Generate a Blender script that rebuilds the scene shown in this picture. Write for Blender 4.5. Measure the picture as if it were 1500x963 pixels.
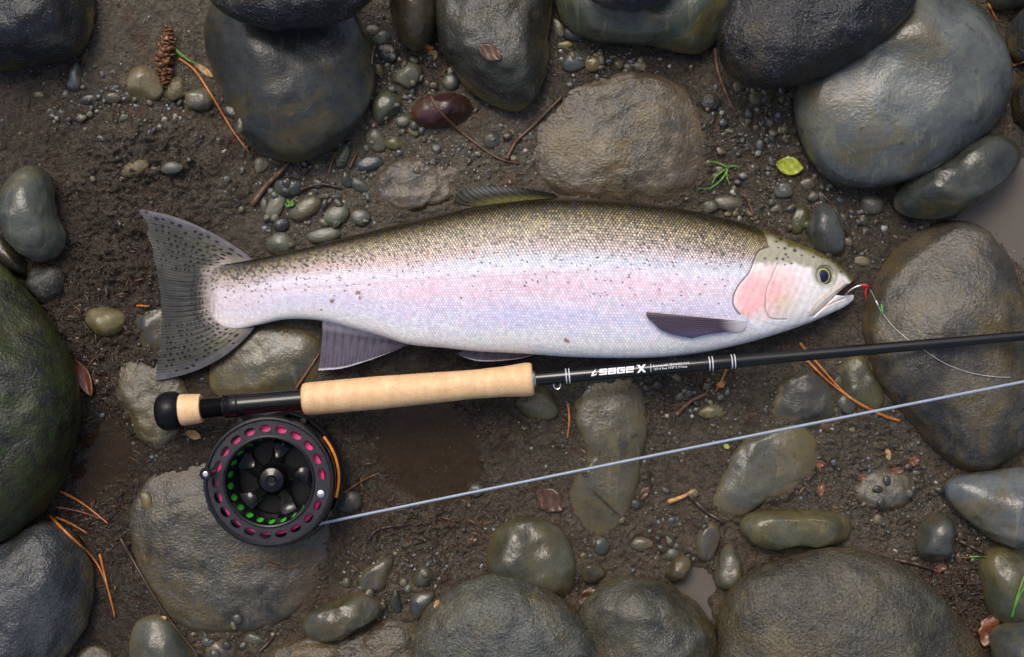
import bpy, bmesh, math, random
import numpy as np
from mathutils import Vector, Matrix
from mathutils.bvhtree import BVHTree

for o in list(bpy.data.objects):
    bpy.data.objects.remove(o)
scn = bpy.context.scene
C = scn.collection

# ------------------------------------------------------------------ camera, light, exposure
S = 0.00055            # metres per photo pixel on the ground
H = 1.15               # camera height over the ground
cam_data = bpy.data.cameras.new('camera')
cam = bpy.data.objects.new('camera', cam_data); C.objects.link(cam)
cam.location = (0, 0, H); cam.rotation_euler = (0, 0, 0)
cam_data.sensor_fit = 'HORIZONTAL'
cam_data.angle = 2 * math.atan(750 * S / H)
cam_data.clip_start = 0.01; cam_data.clip_end = 500
scn.camera = cam

SUN_EL, SUN_AZ = math.radians(58), math.radians(-24)   # azimuth from +Y (picture top) clockwise
world = bpy.data.worlds.new('World'); scn.world = world; world.use_nodes = True
wn = world.node_tree; bg = wn.nodes['Background']
sky = wn.nodes.new('ShaderNodeTexSky'); sky.sky_type = 'NISHITA'; sky.sun_disc = False
sky.sun_elevation = SUN_EL; sky.sun_rotation = SUN_AZ
sky.air_density = 1.0; sky.dust_density = 6.0; sky.ozone_density = 1.0
wn.links.new(sky.outputs[0], bg.inputs[0]); bg.inputs[1].default_value = 0.15

sd = bpy.data.lights.new('sun', 'SUN'); sd.energy = 1.3; sd.angle = math.radians(26); sd.color = (1, 0.96, 0.9)
sun = bpy.data.objects.new('sun', sd); C.objects.link(sun)
d = Vector((math.sin(SUN_AZ) * math.cos(SUN_EL), math.cos(SUN_AZ) * math.cos(SUN_EL), math.sin(SUN_EL)))
sun.rotation_euler = d.to_track_quat('Z', 'Y').to_euler(); sun.location = d * 5

scn.view_settings.view_transform = 'Standard'; scn.view_settings.look = 'None'
scn.view_settings.gamma = 1; scn.view_settings.exposure = 0.2
scn.view_settings.use_curve_mapping = False

# ------------------------------------------------------------------ helpers
rng = np.random.RandomState(7); random.seed(7)

def P(x, y, z=0.0):
    """photo pixel at height z -> world point"""
    k = S * (H - z) / H
    return np.array([(x - 750) * k, (481.5 - y) * k, z])

def PP(pts, z=0.0):
    pts = np.asarray(pts, float); z = np.broadcast_to(np.asarray(z, float), pts.shape[:-1])
    k = S * (H - z) / H
    return np.stack([(pts[..., 0] - 750) * k, (481.5 - pts[..., 1]) * k, z], -1)

def sstep(a, b, x):
    t = np.clip((x - a) / (b - a), 0, 1); return t * t * (3 - 2 * t)

_perm = np.random.RandomState(3).permutation(256); _perm = np.concatenate([_perm, _perm, _perm])
_g = np.random.RandomState(4).normal(size=(256, 3)); _g /= np.linalg.norm(_g, axis=1)[:, None]

def noise3(p):
    p = np.asarray(p, float); i = np.floor(p).astype(np.int64); f = p - i; i &= 255
    u = f * f * f * (f * (f * 6 - 15) + 10)
    out = 0
    for dx in (0, 1):
        for dy in (0, 1):
            for dz in (0, 1):
                h = _perm[_perm[_perm[i[..., 0] + dx] + i[..., 1] + dy] + i[..., 2] + dz]
                g = _g[h]
                dot = g[..., 0] * (f[..., 0] - dx) + g[..., 1] * (f[..., 1] - dy) + g[..., 2] * (f[..., 2] - dz)
                w = (u[..., 0] if dx else 1 - u[..., 0]) * (u[..., 1] if dy else 1 - u[..., 1]) * (u[..., 2] if dz else 1 - u[..., 2])
                out = out + w * dot
    return out * 1.5

def noise2(x, y, seed=0):
    x, y = np.broadcast_arrays(np.asarray(x, float), np.asarray(y, float))
    i = np.floor(x).astype(np.int64); j = np.floor(y).astype(np.int64)
    fx = x - i; fy = y - j
    ux = fx * fx * fx * (fx * (fx * 6 - 15) + 10); uy = fy * fy * fy * (fy * (fy * 6 - 15) + 10)
    out = 0
    for dx in (0, 1):
        for dy in (0, 1):
            h = _perm[_perm[((i + dx) & 255)] + ((j + dy + seed * 37) & 255)]
            g = _g[h]
            dot = g[..., 0] * (fx - dx) + g[..., 1] * (fy - dy)
            out = out + dot * (ux if dx else 1 - ux) * (uy if dy else 1 - uy)
    return out * 1.6

def fbm3(p, oct=4, gain=0.5):
    a, s, out = 1.0, 1.0, 0
    for k in range(oct):
        out = out + a * noise3(p * s + 17.3 * k); a *= gain; s *= 2.03
    return out

def fbm2(x, y, oct=4, gain=0.5, seed=0):
    a, s, out = 1.0, 1.0, 0
    for k in range(oct):
        out = out + a * noise2(x * s + 9.1 * k, y * s + 3.7 * k, seed + k); a *= gain; s *= 2.03
    return out

def np_mesh(name, V, F, smooth=True):
    """V (n,3), F (m,3|4) arrays -> mesh"""
    V = np.asarray(V, np.float32); F = np.asarray(F, np.int32)
    me = bpy.data.meshes.new(name)
    m, k = F.shape
    me.vertices.add(len(V)); me.vertices.foreach_set('co', V.ravel())
    me.loops.add(m * k); me.loops.foreach_set('vertex_index', F.ravel())
    me.polygons.add(m); me.polygons.foreach_set('loop_start', np.arange(0, m * k, k, dtype=np.int32))
    me.polygons.foreach_set('loop_total', np.full(m, k, np.int32))
    if smooth: me.polygons.foreach_set('use_smooth', np.ones(m, bool))
    me.update(calc_edges=True); me.validate()
    return me

def py_mesh(name, V, F, smooth=True):
    me = bpy.data.meshes.new(name); me.from_pydata([tuple(map(float, v)) for v in V], [], [tuple(f) for f in F])
    if smooth:
        for p in me.polygons: p.use_smooth = True
    me.update(); return me

def vcol(me, col, name='col'):
    a = me.attributes.new(name, 'FLOAT_COLOR', 'POINT')
    c = np.ones((len(me.vertices), 4), np.float32); c[:, :3] = col
    a.data.foreach_set('color', c.ravel())

def vfloat(me, val, name):
    a = me.attributes.new(name, 'FLOAT', 'POINT'); a.data.foreach_set('value', np.asarray(val, np.float32))

def fix_normals(me):
    bm = bmesh.new(); bm.from_mesh(me); bmesh.ops.recalc_face_normals(bm, faces=bm.faces); bm.to_mesh(me); bm.free()

def link(name, me, mat=None, parent=None, loc=None):
    o = bpy.data.objects.new(name, me); C.objects.link(o)
    if mat is not None and not me.materials: me.materials.append(mat)
    if parent is not None: o.parent = parent
    if loc is not None: o.location = loc
    return o

def tag(o, label, cat, group=None):
    o['label'] = label; o['category'] = cat
    if group: o['group'] = group
    return o

def thing(name, label, cat, loc=(0, 0, 0), group=None):
    o = bpy.data.objects.new(name, None); C.objects.link(o); o.location = loc; o.empty_display_size = 0.02
    return tag(o, label, cat, group)

def grid_faces(nu, nv, wrap_v=False, off=0):
    i = np.arange(nu - 1)[:, None]; j = np.arange(nv if wrap_v else nv - 1)[None, :]
    j2 = (j + 1) % nv
    a = i * nv + j; b = (i + 1) * nv + j; c = (i + 1) * nv + j2; dd = i * nv + j2
    return np.stack([a, b, c, dd], -1).reshape(-1, 4) + off

def frame_from(dirv):
    dirv = np.asarray(dirv, float); dirv = dirv / np.linalg.norm(dirv)
    up = np.array([0, 0, 1.0]) if abs(dirv[2]) < 0.95 else np.array([0, 1.0, 0])
    b = np.cross(up, dirv); b /= np.linalg.norm(b); c = np.cross(dirv, b)
    return dirv, b, c

def tube(pts, radii, n=8, cap=True):
    """tapered tube through world points"""
    pts = np.asarray(pts, float); m = len(pts); radii = np.broadcast_to(np.asarray(radii, float), (m,))
    V = []; F = []
    for k in range(m):
        t = pts[min(k + 1, m - 1)] - pts[max(k - 1, 0)]
        _, b, c = frame_from(t)
        for q in range(n):
            a = 2 * math.pi * q / n
            V.append(pts[k] + radii[k] * (math.cos(a) * b + math.sin(a) * c))
    for k in range(m - 1):
        for q in range(n):
            r = (q + 1) % n
            F.append((k * n + q, k * n + r, (k + 1) * n + r, (k + 1) * n + q))
    if cap:
        F.append(tuple(range(n))[::-1]); F.append(tuple((m - 1) * n + q for q in range(n)))
    return V, F

def lathe(profile, n=64, closed=False):
    """profile [(r,z)] about local z"""
    V = []; F = []; m = len(profile)
    for r, z in profile:
        for q in range(n):
            a = 2 * math.pi * q / n; V.append((r * math.cos(a), r * math.sin(a), z))
    for k in range(m if closed else m - 1):
        k2 = (k + 1) % m
        for q in range(n):
            r = (q + 1) % n
            F.append((k * n + q, k * n + r, k2 * n + r, k2 * n + q))
    if not closed:
        if profile[0][0] > 1e-9: F.append(tuple(range(n))[::-1])
        if profile[-1][0] > 1e-9: F.append(tuple((m - 1) * n + q for q in range(n)))
    return V, F

def merge(parts):
    V = []; F = []
    for v, f in parts:
        o = len(V); V += [tuple(p) for p in v]; F += [tuple(i + o for i in q) for q in f]
    return V, F

def autosmooth(o, ang=35):
    for p in o.data.polygons: p.use_smooth = True
    o.data.set_sharp_from_angle(angle=math.radians(ang))

def crv(pts, n=None, t=None):
    """Catmull-Rom through points; n samples or parameter array t in 0..1 (by chord length)"""
    pts = np.asarray(pts, float); m = len(pts)
    L = np.concatenate([[0], np.cumsum(np.linalg.norm(np.diff(pts, axis=0), axis=1))]); L /= L[-1]
    if t is None: t = np.linspace(0, 1, n)
    t = np.clip(t, 0, 1)
    k = np.clip(np.searchsorted(L, t, side='right') - 1, 0, m - 2)
    f = ((t - L[k]) / (L[k + 1] - L[k]))[:, None]
    p0 = pts[np.maximum(k - 1, 0)]; p1 = pts[k]; p2 = pts[k + 1]; p3 = pts[np.minimum(k + 2, m - 1)]
    return 0.5 * (2 * p1 + (p2 - p0) * f + (2 * p0 - 5 * p1 + 4 * p2 - p3) * f ** 2 + (3 * p1 - p0 - 3 * p2 + p3) * f ** 3)

# ------------------------------------------------------------------ materials
def nodes_of(name):
    m = bpy.data.materials.new(name); m.use_nodes = True
    nt = m.node_tree; return m, nt, nt.nodes['Principled BSDF']

def nd(nt, typ, **kw):
    n = nt.nodes.new(typ)
    for k, v in kw.items(): setattr(n, k, v)
    return n

def noise_node(nt, vec, scale, detail=4, rough=0.55):
    n = nt.nodes.new('ShaderNodeTexNoise'); n.inputs['Scale'].default_value = scale
    n.inputs['Detail'].default_value = detail; n.inputs['Roughness'].default_value = rough
    if vec is not None: nt.links.new(vec, n.inputs['Vector'])
    return n

def maprange(nt, src, a, b, c, d_):
    n = nt.nodes.new('ShaderNodeMapRange'); nt.links.new(src, n.inputs[0])
    for i, v in zip((1, 2, 3, 4), (a, b, c, d_)): n.inputs[i].default_value = v
    return n.outputs[0]

def mixcol(nt, fac, a, b, blend='MIX'):
    n = nt.nodes.new('ShaderNodeMix'); n.data_type = 'RGBA'; n.blend_type = blend
    for s, v in ((n.inputs[0], fac), (n.inputs[6], a), (n.inputs[7], b)):
        if isinstance(v, (int, float)): s.default_value = v
        elif isinstance(v, tuple): s.default_value = (*v, 1) if len(v) == 3 else v
        else: nt.links.new(v, s)
    return n.outputs[2]

def bump(nt, height, strength, dist, normal=None):
    n = nt.nodes.new('ShaderNodeBump'); n.inputs['Strength'].default_value = strength; n.inputs['Distance'].default_value = dist
    nt.links.new(height, n.inputs['Height'])
    if normal is not None: nt.links.new(normal, n.inputs['Normal'])
    return n.outputs[0]

def obj_vec(nt):
    """object coordinates shifted per object so that shared materials never line up"""
    tc = nd(nt, 'ShaderNodeTexCoord'); oi = nd(nt, 'ShaderNodeObjectInfo')
    mul = nd(nt, 'ShaderNodeMath', operation='MULTIPLY'); mul.inputs[1].default_value = 37.0
    nt.links.new(oi.outputs['Random'], mul.inputs[0])
    add = nd(nt, 'ShaderNodeVectorMath', operation='ADD')
    nt.links.new(tc.outputs['Object'], add.inputs[0]); nt.links.new(mul.outputs[0], add.inputs[1])
    return add.outputs[0], oi

def stone_material(name, rough=(0.1, 0.25), grain=0.5, speck=0.3, mottle=0.6, stain=0.4, rim=(0.10, 0.075, 0.03), rim_amt=0.6,
                   pits=0.0, moss=0.0, vein=0.0):
    m, nt, b = nodes_of(name)
    v, oi = obj_vec(nt)
    base = oi.outputs['Color']
    mul = lambda f: mixcol(nt, 1.0, base, f, 'MULTIPLY')
    big = noise_node(nt, v, 24, 7, 0.62); big.inputs['Distortion'].default_value = 0.6
    mid = noise_node(nt, v, 120, 5, 0.62); fine = noise_node(nt, v, 430, 4, 0.6)
    c = mixcol(nt, maprange(nt, big.outputs[0], 0.36, 0.66, 0, 1), mul((1 - .62 * mottle, 1 - .58 * mottle, 1 - .5 * mottle)), mul((1 + .75 * mottle, 1 + .72 * mottle, 1 + .6 * mottle)))
    st_ = noise_node(nt, v, 15, 8, 0.68); st_.inputs['Distortion'].default_value = 0.8
    c = mixcol(nt, maprange(nt, st_.outputs[0], 0.50, 0.64, 0, stain), c, mixcol(nt, 0.5, (0.110, 0.078, 0.014), mul((1.6, 1.15, .45))))
    bl = noise_node(nt, v, 19, 6, 0.6)
    c = mixcol(nt, maprange(nt, bl.outputs[0], 0.52, 0.66, 0, stain * .8), c, mul((.75, .95, 1.30)))
    vo = nt.nodes.new('ShaderNodeTexVoronoi'); vo.inputs['Scale'].default_value = 520; nt.links.new(v, vo.inputs['Vector'])
    sep = nd(nt, 'ShaderNodeSeparateColor'); nt.links.new(vo.outputs['Color'], sep.inputs[0])
    c = mixcol(nt, maprange(nt, sep.outputs[0], 0.0, 1.0, 0, .6 * grain), c, mixcol(nt, 1.0, c, (0.35, 0.35, 0.36), 'MULTIPLY'))
    c = mixcol(nt, maprange(nt, sep.outputs[2], 0.72, 1.0, 0, .45 * grain), c, mixcol(nt, 1.0, c, (1.9, 1.95, 1.9), 'MULTIPLY'))
    sp = noise_node(nt, v, 760, 3, 0.6)
    c = mixcol(nt, maprange(nt, sp.outputs[0], 0.62, 0.72, 0, speck), c, (0.26, 0.26, 0.235))
    c = mixcol(nt, maprange(nt, mid.outputs[0], 0.60, 0.70, 0, .55), c, mul((.30, .30, .30)))
    if vein:
        mp = nd(nt, 'ShaderNodeMapping'); nt.links.new(v, mp.inputs[0]); mp.inputs['Scale'].default_value = (1, .28, .6); mp.inputs['Rotation'].default_value = (.3, .5, .7)
        vn = noise_node(nt, mp.outputs[0], 70, 7, 0.62); vn.inputs['Distortion'].default_value = 1.2
        c = mixcol(nt, maprange(nt, vn.outputs[0], 0.57, 0.62, 0, vein), c, mul((1.9, 1.75, 1.25)))
    if moss:
        mo = noise_node(nt, v, 60, 6, 0.7)
        c = mixcol(nt, maprange(nt, mo.outputs[0], 0.44, 0.62, 0, moss), c, (0.030, 0.042, 0.008))
    at = nd(nt, 'ShaderNodeAttribute', attribute_name='rim')
    rn = noise_node(nt, v, 90, 5, 0.65)
    mm = nd(nt, 'ShaderNodeMath', operation='MULTIPLY'); nt.links.new(at.outputs['Fac'], mm.inputs[0])
    nt.links.new(maprange(nt, rn.outputs[0], 0.36, 0.56, 0.15, rim_amt), mm.inputs[1])
    c = mixcol(nt, mm.outputs[0], c, rim)
    nt.links.new(c, b.inputs['Base Color'])
    nt.links.new(maprange(nt, big.outputs[0], 0.38, 0.62, rough[0], rough[1]), b.inputs['Roughness'])
    b.inputs['Specular IOR Level'].default_value = 0.42
    n1 = bump(nt, mid.outputs[0], 0.30 * grain + .05, 0.005)
    n2 = bump(nt, fine.outputs[0], min(1.0, 0.62 * grain), 0.0024, n1)
    if pits:
        vp = nt.nodes.new('ShaderNodeTexVoronoi'); vp.inputs['Scale'].default_value = 420; nt.links.new(v, vp.inputs['Vector'])
        n2 = bump(nt, maprange(nt, vp.outputs['Distance'], 0.0, 0.5, 0, 1), pits, 0.0014, n2)
    nt.links.new(n2, b.inputs['Normal'])
    return m

M = {}
M['basalt'] = stone_material('dark_basalt', (0.08, 0.22), .7, 0.45, 0.75, .45, (0.105, 0.080, 0.022), 0.85, pits=0.22)
M['rough'] = stone_material('pitted_boulder', (0.08, 0.22), 1.0, 0.55, 0.9, .5, (0.070, 0.045, 0.018), 0.95, pits=0.3)
M['smooth'] = stone_material('smooth_river_stone', (0.12, 0.26), 0.30, 0.06, 0.6, .6, (0.095, 0.072, 0.030), 0.85, vein=0.45)
M['wet'] = stone_material('wet_polished_stone', (0.06, 0.18), 0.28, 0.05, 0.7, .5, (0.075, 0.055, 0.024), 0.7, vein=.25)
M['muddy'] = stone_material('mud_filmed_stone', (0.08, 0.24), 0.65, 0.3, 1.0, .65, (0.068, 0.048, 0.028), 0.95, vein=0.3)
M['mossy'] = stone_material('mossy_boulder', (0.2, 0.4), 0.8, 0.3, 0.7, .3, (0.055, 0.065, 0.010), 0.9, moss=0.75)

def simple(name, col, rough=0.4, metal=0.0, spec=0.5, coat=0.0, var=0.25, vscale=120, bmp=0.0, bscale=600, bdist=0.0005, trans=0.0):
    m, nt, b = nodes_of(name)
    v, oi = obj_vec(nt)
    n = noise_node(nt, v, vscale, 4)
    c = mixcol(nt, maprange(nt, n.outputs[0], 0.3, 0.7, 0, 1), tuple(x * (1 - var) for x in col), tuple(min(1, x * (1 + var)) for x in col))
    nt.links.new(c, b.inputs['Base Color'])
    b.inputs['Roughness'].default_value = rough; b.inputs['Metallic'].default_value = metal
    b.inputs['Specular IOR Level'].default_value = spec; b.inputs['Coat Weight'].default_value = coat
    b.inputs['Coat Roughness'].default_value = 0.08
    if bmp:
        f = noise_node(nt, v, bscale, 4); nt.links.new(bump(nt, f.outputs[0], bmp, bdist), b.inputs['Normal'])
    return m

def attr_mat(name, rough=0.4, spec=0.5, coat=0.0, bmp=0.0, bscale=900, bdist=0.0004, metal=0.0, sss=0.0):
    m, nt, b = nodes_of(name)
    a = nd(nt, 'ShaderNodeAttribute', attribute_name='col')
    v, oi = obj_vec(nt); n = noise_node(nt, v, 300, 3)
    c = mixcol(nt, 1.0, a.outputs['Color'], mixcol(nt, n.outputs[0], (0.9, 0.9, 0.9), (1.1, 1.1, 1.1)), 'MULTIPLY')
    nt.links.new(c, b.inputs['Base Color'])
    b.inputs['Roughness'].default_value = rough; b.inputs['Specular IOR Level'].default_value = spec
    b.inputs['Metallic'].default_value = metal
    b.inputs['Coat Weight'].default_value = coat; b.inputs['Coat Roughness'].default_value = 0.12
    if bmp:
        f = noise_node(nt, v, bscale, 4); nt.links.new(bump(nt, f.outputs[0], bmp, bdist), b.inputs['Normal'])
    return m

# ------------------------------------------------------------------ stones by outline (the mud is built round them)
# outlines: (name, label, colour, material, top height, widest level, pixels, extras)
ST = [
 ('boulder', 'dark speckled basalt boulder by the blue-grey flat pebble, beyond the wrinkled mud mound', (.030, .033, .040), 'basalt', .060, .018,
  [(-70, -60), (60, -75), (128, -35), (136, 30), (112, 78), (50, 97), (-30, 97), (-85, 20)], {}),
 ('boulder', 'large charcoal boulder with tan stained lower edge, propping a darker boulder', (.046, .049, .050), 'smooth', .055, .020,
  [(297, 35), (305, 92), (330, 150), (366, 206), (420, 239), (482, 224), (527, 178), (549, 105), (536, 45), (500, -5), (420, -30), (335, -15)], dict(lump=.06)),
 ('boulder', 'dark pitted boulder lying on top of the large charcoal boulder', (.032, .034, .038), 'rough', .105, .075,
  [(300, -60), (420, -90), (535, -60), (550, -10), (505, 28), (430, 43), (360, 34), (312, 4)], {}),
 ('cobble', 'upright brown and ochre cobble wedged between two charcoal boulders', (.062, .050, .034), 'wet', .050, .018,
  [(571, -40), (634, -45), (641, 25), (628, 66), (602, 76), (580, 48), (570, 5)], {}),
 ('boulder', 'speckled grey boulder with an olive mud ring beside the upright brown cobble', (.066, .066, .056), 'basalt', .058, .018,
  [(639, -40), (700, -70), (800, -50), (809, 20), (803, 95), (783, 148), (748, 166), (702, 147), (662, 102), (641, 45)], {}),
 ('slab_stone', 'pale grey-green smooth slab of stone carrying a dark blue cobble', (.105, .118, .095), 'smooth', .045, .018,
  [(808, -15), (860, -45), (1000, -50), (1068, -2), (1062, 38), (1027, 79), (955, 68), (885, 62), (832, 40)], dict(flat=.65)),
 ('cobble', 'dark blue cobble resting on the grey-green slab', (.045, .055, .07), 'smooth', .080, .058,
  [(848, -55), (985, -60), (990, -8), (945, 13), (895, 13), (855, -8)], {}),
 ('boulder', 'broad blue-grey boulder with smooth dished face and a dark boulder leaning on it', (.125, .140, .145), 'smooth', .060, .022,
  [(1165, 165), (1172, 120), (1230, 60), (1320, -15), (1420, 8), (1468, 55), (1483, 120), (1462, 180), (1405, 228), (1325, 266), (1245, 273), (1195, 243), (1174, 205)], dict(flat=.62, lump=.07)),
 ('boulder', 'almost black sparkling rough boulder leaning over the broad blue-grey boulder', (.028, .028, .032), 'rough', .095, .055,
  [(1049, 65), (1066, 5), (1120, -65), (1280, -85), (1342, -12), (1312, 38), (1255, 86), (1185, 119), (1112, 129), (1066, 108)], {}),
 ('cobble', 'long dark green-grey cobble with yellow algae beside the silty pool', (.060, .066, .060), 'wet', .042, .014,
  [(1303, 293), (1338, 252), (1400, 217), (1458, 197), (1492, 214), (1491, 243), (1452, 288), (1400, 315), (1352, 323), (1316, 312)], dict(flat=.7)),
 ('cobble', 'smooth grey-green cobble standing up beside the wrinkled mud mound', (.105, .115, .105), 'smooth', .045, .015,
  [(-3, 308), (14, 268), (44, 243), (72, 258), (84, 315), (96, 350), (82, 376), (52, 383), (20, 362), (2, 335)], dict(flat=.7)),
 ('boulder', 'huge dark boulder furred with green moss', (.026, .028, .020), 'mossy', .085, .025,
  [(-160, 520), (-90, 405), (-10, 378), (42, 430), (92, 500), (114, 572), (110, 642), (82, 718), (32, 778), (-40, 805), (-140, 710)], {}),
 ('boulder', 'dark blue-grey boulder under the orange needle pairs, below the mossy boulder', (.052, .058, .066), 'basalt', .055, .018,
  [(-90, 900), (-60, 830), (0, 790), (70, 763), (112, 790), (136, 850), (126, 912), (92, 962), (20, 1015), (-60, 985)], {}),
 ('cobble', 'dull olive-grey cobble under the black rod butt', (.085, .082, .060), 'muddy', .011, .002,
  [(163, 562), (176, 534), (216, 528), (256, 545), (278, 582), (270, 622), (242, 657), (212, 652), (186, 612)], {}),
 ('cobble', 'flat brown-grey cobble under the tail fin and reel seat', (.084, .090, .082), 'smooth', .012, .001,
  [(304, 542), (328, 502), (380, 478), (442, 478), (474, 505), (470, 552), (432, 594), (360, 598), (314, 578)], {}),
 ('boulder', 'wide brown and blue-grey rough boulder carrying the reel', (.066, .060, .046), 'muddy', .014, .001,
  [(188, 772), (200, 722), (248, 682), (330, 668), (420, 688), (482, 760), (474, 852), (432, 902), (352, 927), (290, 927), (238, 892), (204, 832)], dict(flat=.62)),
 ('cobble', 'grey cobble with a thin dark root along it, below the boulder carrying the reel', (.095, .098, .085), 'smooth', .018, .003,
  [(189, 942), (200, 910), (234, 900), (264, 926), (288, 975), (230, 1005), (194, 985)], dict(sub=4)),
 ('cobble', 'olive brown cobble half sunk in mud beside the dark blue-grey boulder', (.062, .056, .036), 'muddy', .012, .002,
  [(98, 978), (118, 952), (150, 945), (172, 970), (160, 1010), (110, 1010)], dict(sub=4)),
 ('cobble', 'olive oval cobble lying against the brown sunken boulder', (.085, .084, .060), 'smooth', .026, .006,
  [(440, 918), (455, 895), (495, 878), (530, 867), (558, 880), (559, 900), (531, 922), (490, 939), (455, 936)], {}),
 ('boulder', 'ochre brown sunken boulder beneath the olive oval cobble', (.060, .045, .022), 'muddy', .016, .002,
  [(375, 990), (400, 950), (460, 930), (530, 915), (592, 904), (625, 935), (645, 1005), (500, 1050), (395, 1030)], {}),
 ('boulder', 'grey pitted boulder with muddy brown crown overlapping the round olive cobble', (.090, .093, .078), 'rough', .055, .016,
  [(608, 945), (620, 900), (660, 860), (720, 841), (790, 854), (842, 890), (872, 942), (892, 1015), (750, 1060), (618, 1015)], {}),
 ('cobble', 'round smooth olive-grey cobble ringed by water', (.098, .096, .066), 'wet', .024, .004,
  [(714, 805), (724, 775), (755, 757), (792, 759), (826, 780), (842, 815), (840, 852), (818, 884), (768, 878), (720, 850)], dict(flat=.65)),
 ('boulder', 'dark grey boulder with mottled brown patches beside the silty trickle', (.074, .072, .056), 'basalt', .048, .014,
  [(843, 902), (868, 868), (920, 846), (980, 855), (1022, 885), (1047, 930), (1052, 992), (950, 1045), (868, 1015), (848, 950)], {}),
 ('boulder', 'broad brown-grey rough boulder below the long olive cobble', (.076, .070, .052), 'rough', .060, .016,
  [(1048, 905), (1080, 850), (1150, 815), (1230, 802), (1312, 825), (1372, 870), (1422, 930), (1445, 1005), (1250, 1090), (1080, 1030), (1054, 965)], dict(lump=.06)),
 ('cobble', 'long flat olive cobble with a pale sheen along its back', (.115, .112, .070), 'smooth', .026, .006,
  [(1079, 771), (1098, 752), (1160, 747), (1222, 750), (1246, 763), (1242, 786), (1210, 800), (1140, 806), (1098, 795)], dict(flat=.6)),
 ('cobble', 'upright egg-shaped grey cobble among leaf litter beside the broad brown-grey boulder', (.080, .082, .072), 'wet', .026, .006,
  [(1341, 792), (1350, 765), (1375, 752), (1396, 765), (1398, 796), (1385, 821), (1360, 826), (1345, 812)], dict(sub=4)),
 ('pebble', 'pale olive pointed pebble at the head of the silty trickle', (.125, .122, .092), 'smooth', .020, .004,
  [(1046, 842), (1054, 812), (1070, 796), (1083, 815), (1086, 846), (1071, 864), (1052, 859)], dict(sub=4)),
 ('pebble', 'round olive brown pebble at the head of the silty trickle', (.105, .092, .058), 'smooth', .014, .002,
  [(975, 840), (985, 820), (1005, 812), (1014, 828), (1005, 848), (986, 854)], dict(sub=4)),
 ('boulder', 'smooth blue-grey wedge of rock below the big brown boulder', (.125, .140, .155), 'smooth', .040, .012,
  [(1377, 705), (1420, 695), (1520, 688), (1580, 760), (1520, 808), (1455, 792), (1400, 746)], dict(flat=.6)),
 ('boulder', 'dim grey-green boulder beside the leaf litter and green grass blade', (.070, .076, .056), 'smooth', .030, .006,
  [(1430, 828), (1452, 800), (1530, 800), (1580, 860), (1520, 915), (1455, 905)], {}),
 ('boulder', 'huge brown-grey boulder under the black rod and the leader', (.070, .064, .052), 'muddy', .040, .006,
  [(1263, 445), (1274, 400), (1310, 358), (1370, 330), (1430, 327), (1472, 370), (1494, 430), (1524, 520), (1515, 620), (1472, 680), (1420, 693), (1370, 660), (1320, 602), (1285, 560), (1269, 500)], dict(flat=.6, lump=.06)),
 ('boulder', 'low tan and mauve boulder buried in mud behind the trout back', (.105, .088, .060), 'muddy', .0115, .000,
  [(774, 222), (800, 160), (850, 122), (920, 104), (990, 118), (1030, 168), (1037, 232), (1012, 282), (950, 302), (870, 298), (800, 277)], dict(flat=.62)),
 ('cobble', 'dark red cobble crossed by a thin brown twig', (.070, .030, .030), 'wet', .020, .004,
  [(599, 166), (615, 145), (650, 135), (685, 145), (691, 165), (671, 183), (636, 189), (608, 183)], {}),
 ('slab_stone', 'long pale slab set flush in mud under the rod and line', (.110, .100, .070), 'smooth', .0105, .0,
  [(836, 600), (860, 558), (930, 553), (947, 620), (937, 700), (916, 760), (880, 788), (842, 772), (829, 722), (856, 672)], dict(flat=.5)),
 ('slab_stone', 'pale grey-green slab with ochre veins set flush in mud under the fly line', (.125, .122, .098), 'smooth', .0115, .0,
  [(1029, 742), (1058, 690), (1090, 640), (1150, 618), (1197, 640), (1194, 692), (1142, 722), (1085, 756), (1048, 757)], dict(flat=.5)),
 ('slab_stone', 'grey three-sided flat stone set in mud between the rod and the orange needles', (.090, .086, .074), 'smooth', .0110, .0,
  [(1124, 592), (1150, 555), (1190, 544), (1222, 576), (1222, 612), (1182, 623), (1134, 613)], dict(flat=.5)),
 ('cobble', 'yellow-green lumpy stone under the orange needles', (.110, .108, .060), 'smooth', .012, .001,
  [(1222, 542), (1256, 518), (1292, 558), (1288, 602), (1244, 592)], dict(sub=4)),
 ('cobble', 'blue-grey leaning cobble just above the trout head', (.085, .092, .095), 'smooth', .018, .004,
  [(1179, 332), (1198, 300), (1226, 304), (1237, 340), (1232, 372), (1198, 372)], dict(sub=4)),
 ('cobble', 'cream tan pebble beside the brown cone', (.190, .160, .098), 'smooth', .013, .002,
  [(180, 122), (190, 103), (215, 97), (236, 110), (241, 135), (226, 148), (198, 145)], dict(sub=4)),
 ('pebble', 'white and blue-grey flat pebble beside the charcoal boulder with tan edge', (.165, .160, .135), 'smooth', .009, .001,
  [(271, 136), (300, 130), (314, 148), (302, 162), (275, 158)], dict(sub=4)),
 ('pebble', 'yellow ochre lumpy pebble in dark mud facing the tail fin', (.135, .118, .058), 'wet', .014, .003,
  [(123, 470), (135, 452), (165, 450), (186, 465), (173, 489), (145, 493)], dict(sub=4, lump=.12)),
 ('cobble', 'slate blue sunken cobble partly under the tail fin edge', (.055, .058, .056), 'wet', .007, .0,
  [(196, 490), (205, 455), (240, 450), (262, 480), (250, 512), (212, 512)], dict(sub=4)),
 ('cobble', 'dark lumpy cobble jammed between mossy boulder and grey-green cobble', (.050, .050, .046), 'rough', .018, .003,
  [(38, 420), (46, 395), (75, 384), (95, 398), (92, 428), (66, 446)], dict(sub=4)),
 ('cobble', 'small brown-black cobble behind the mossy boulder top', (.040, .036, .030), 'wet', .020, .004,
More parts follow.
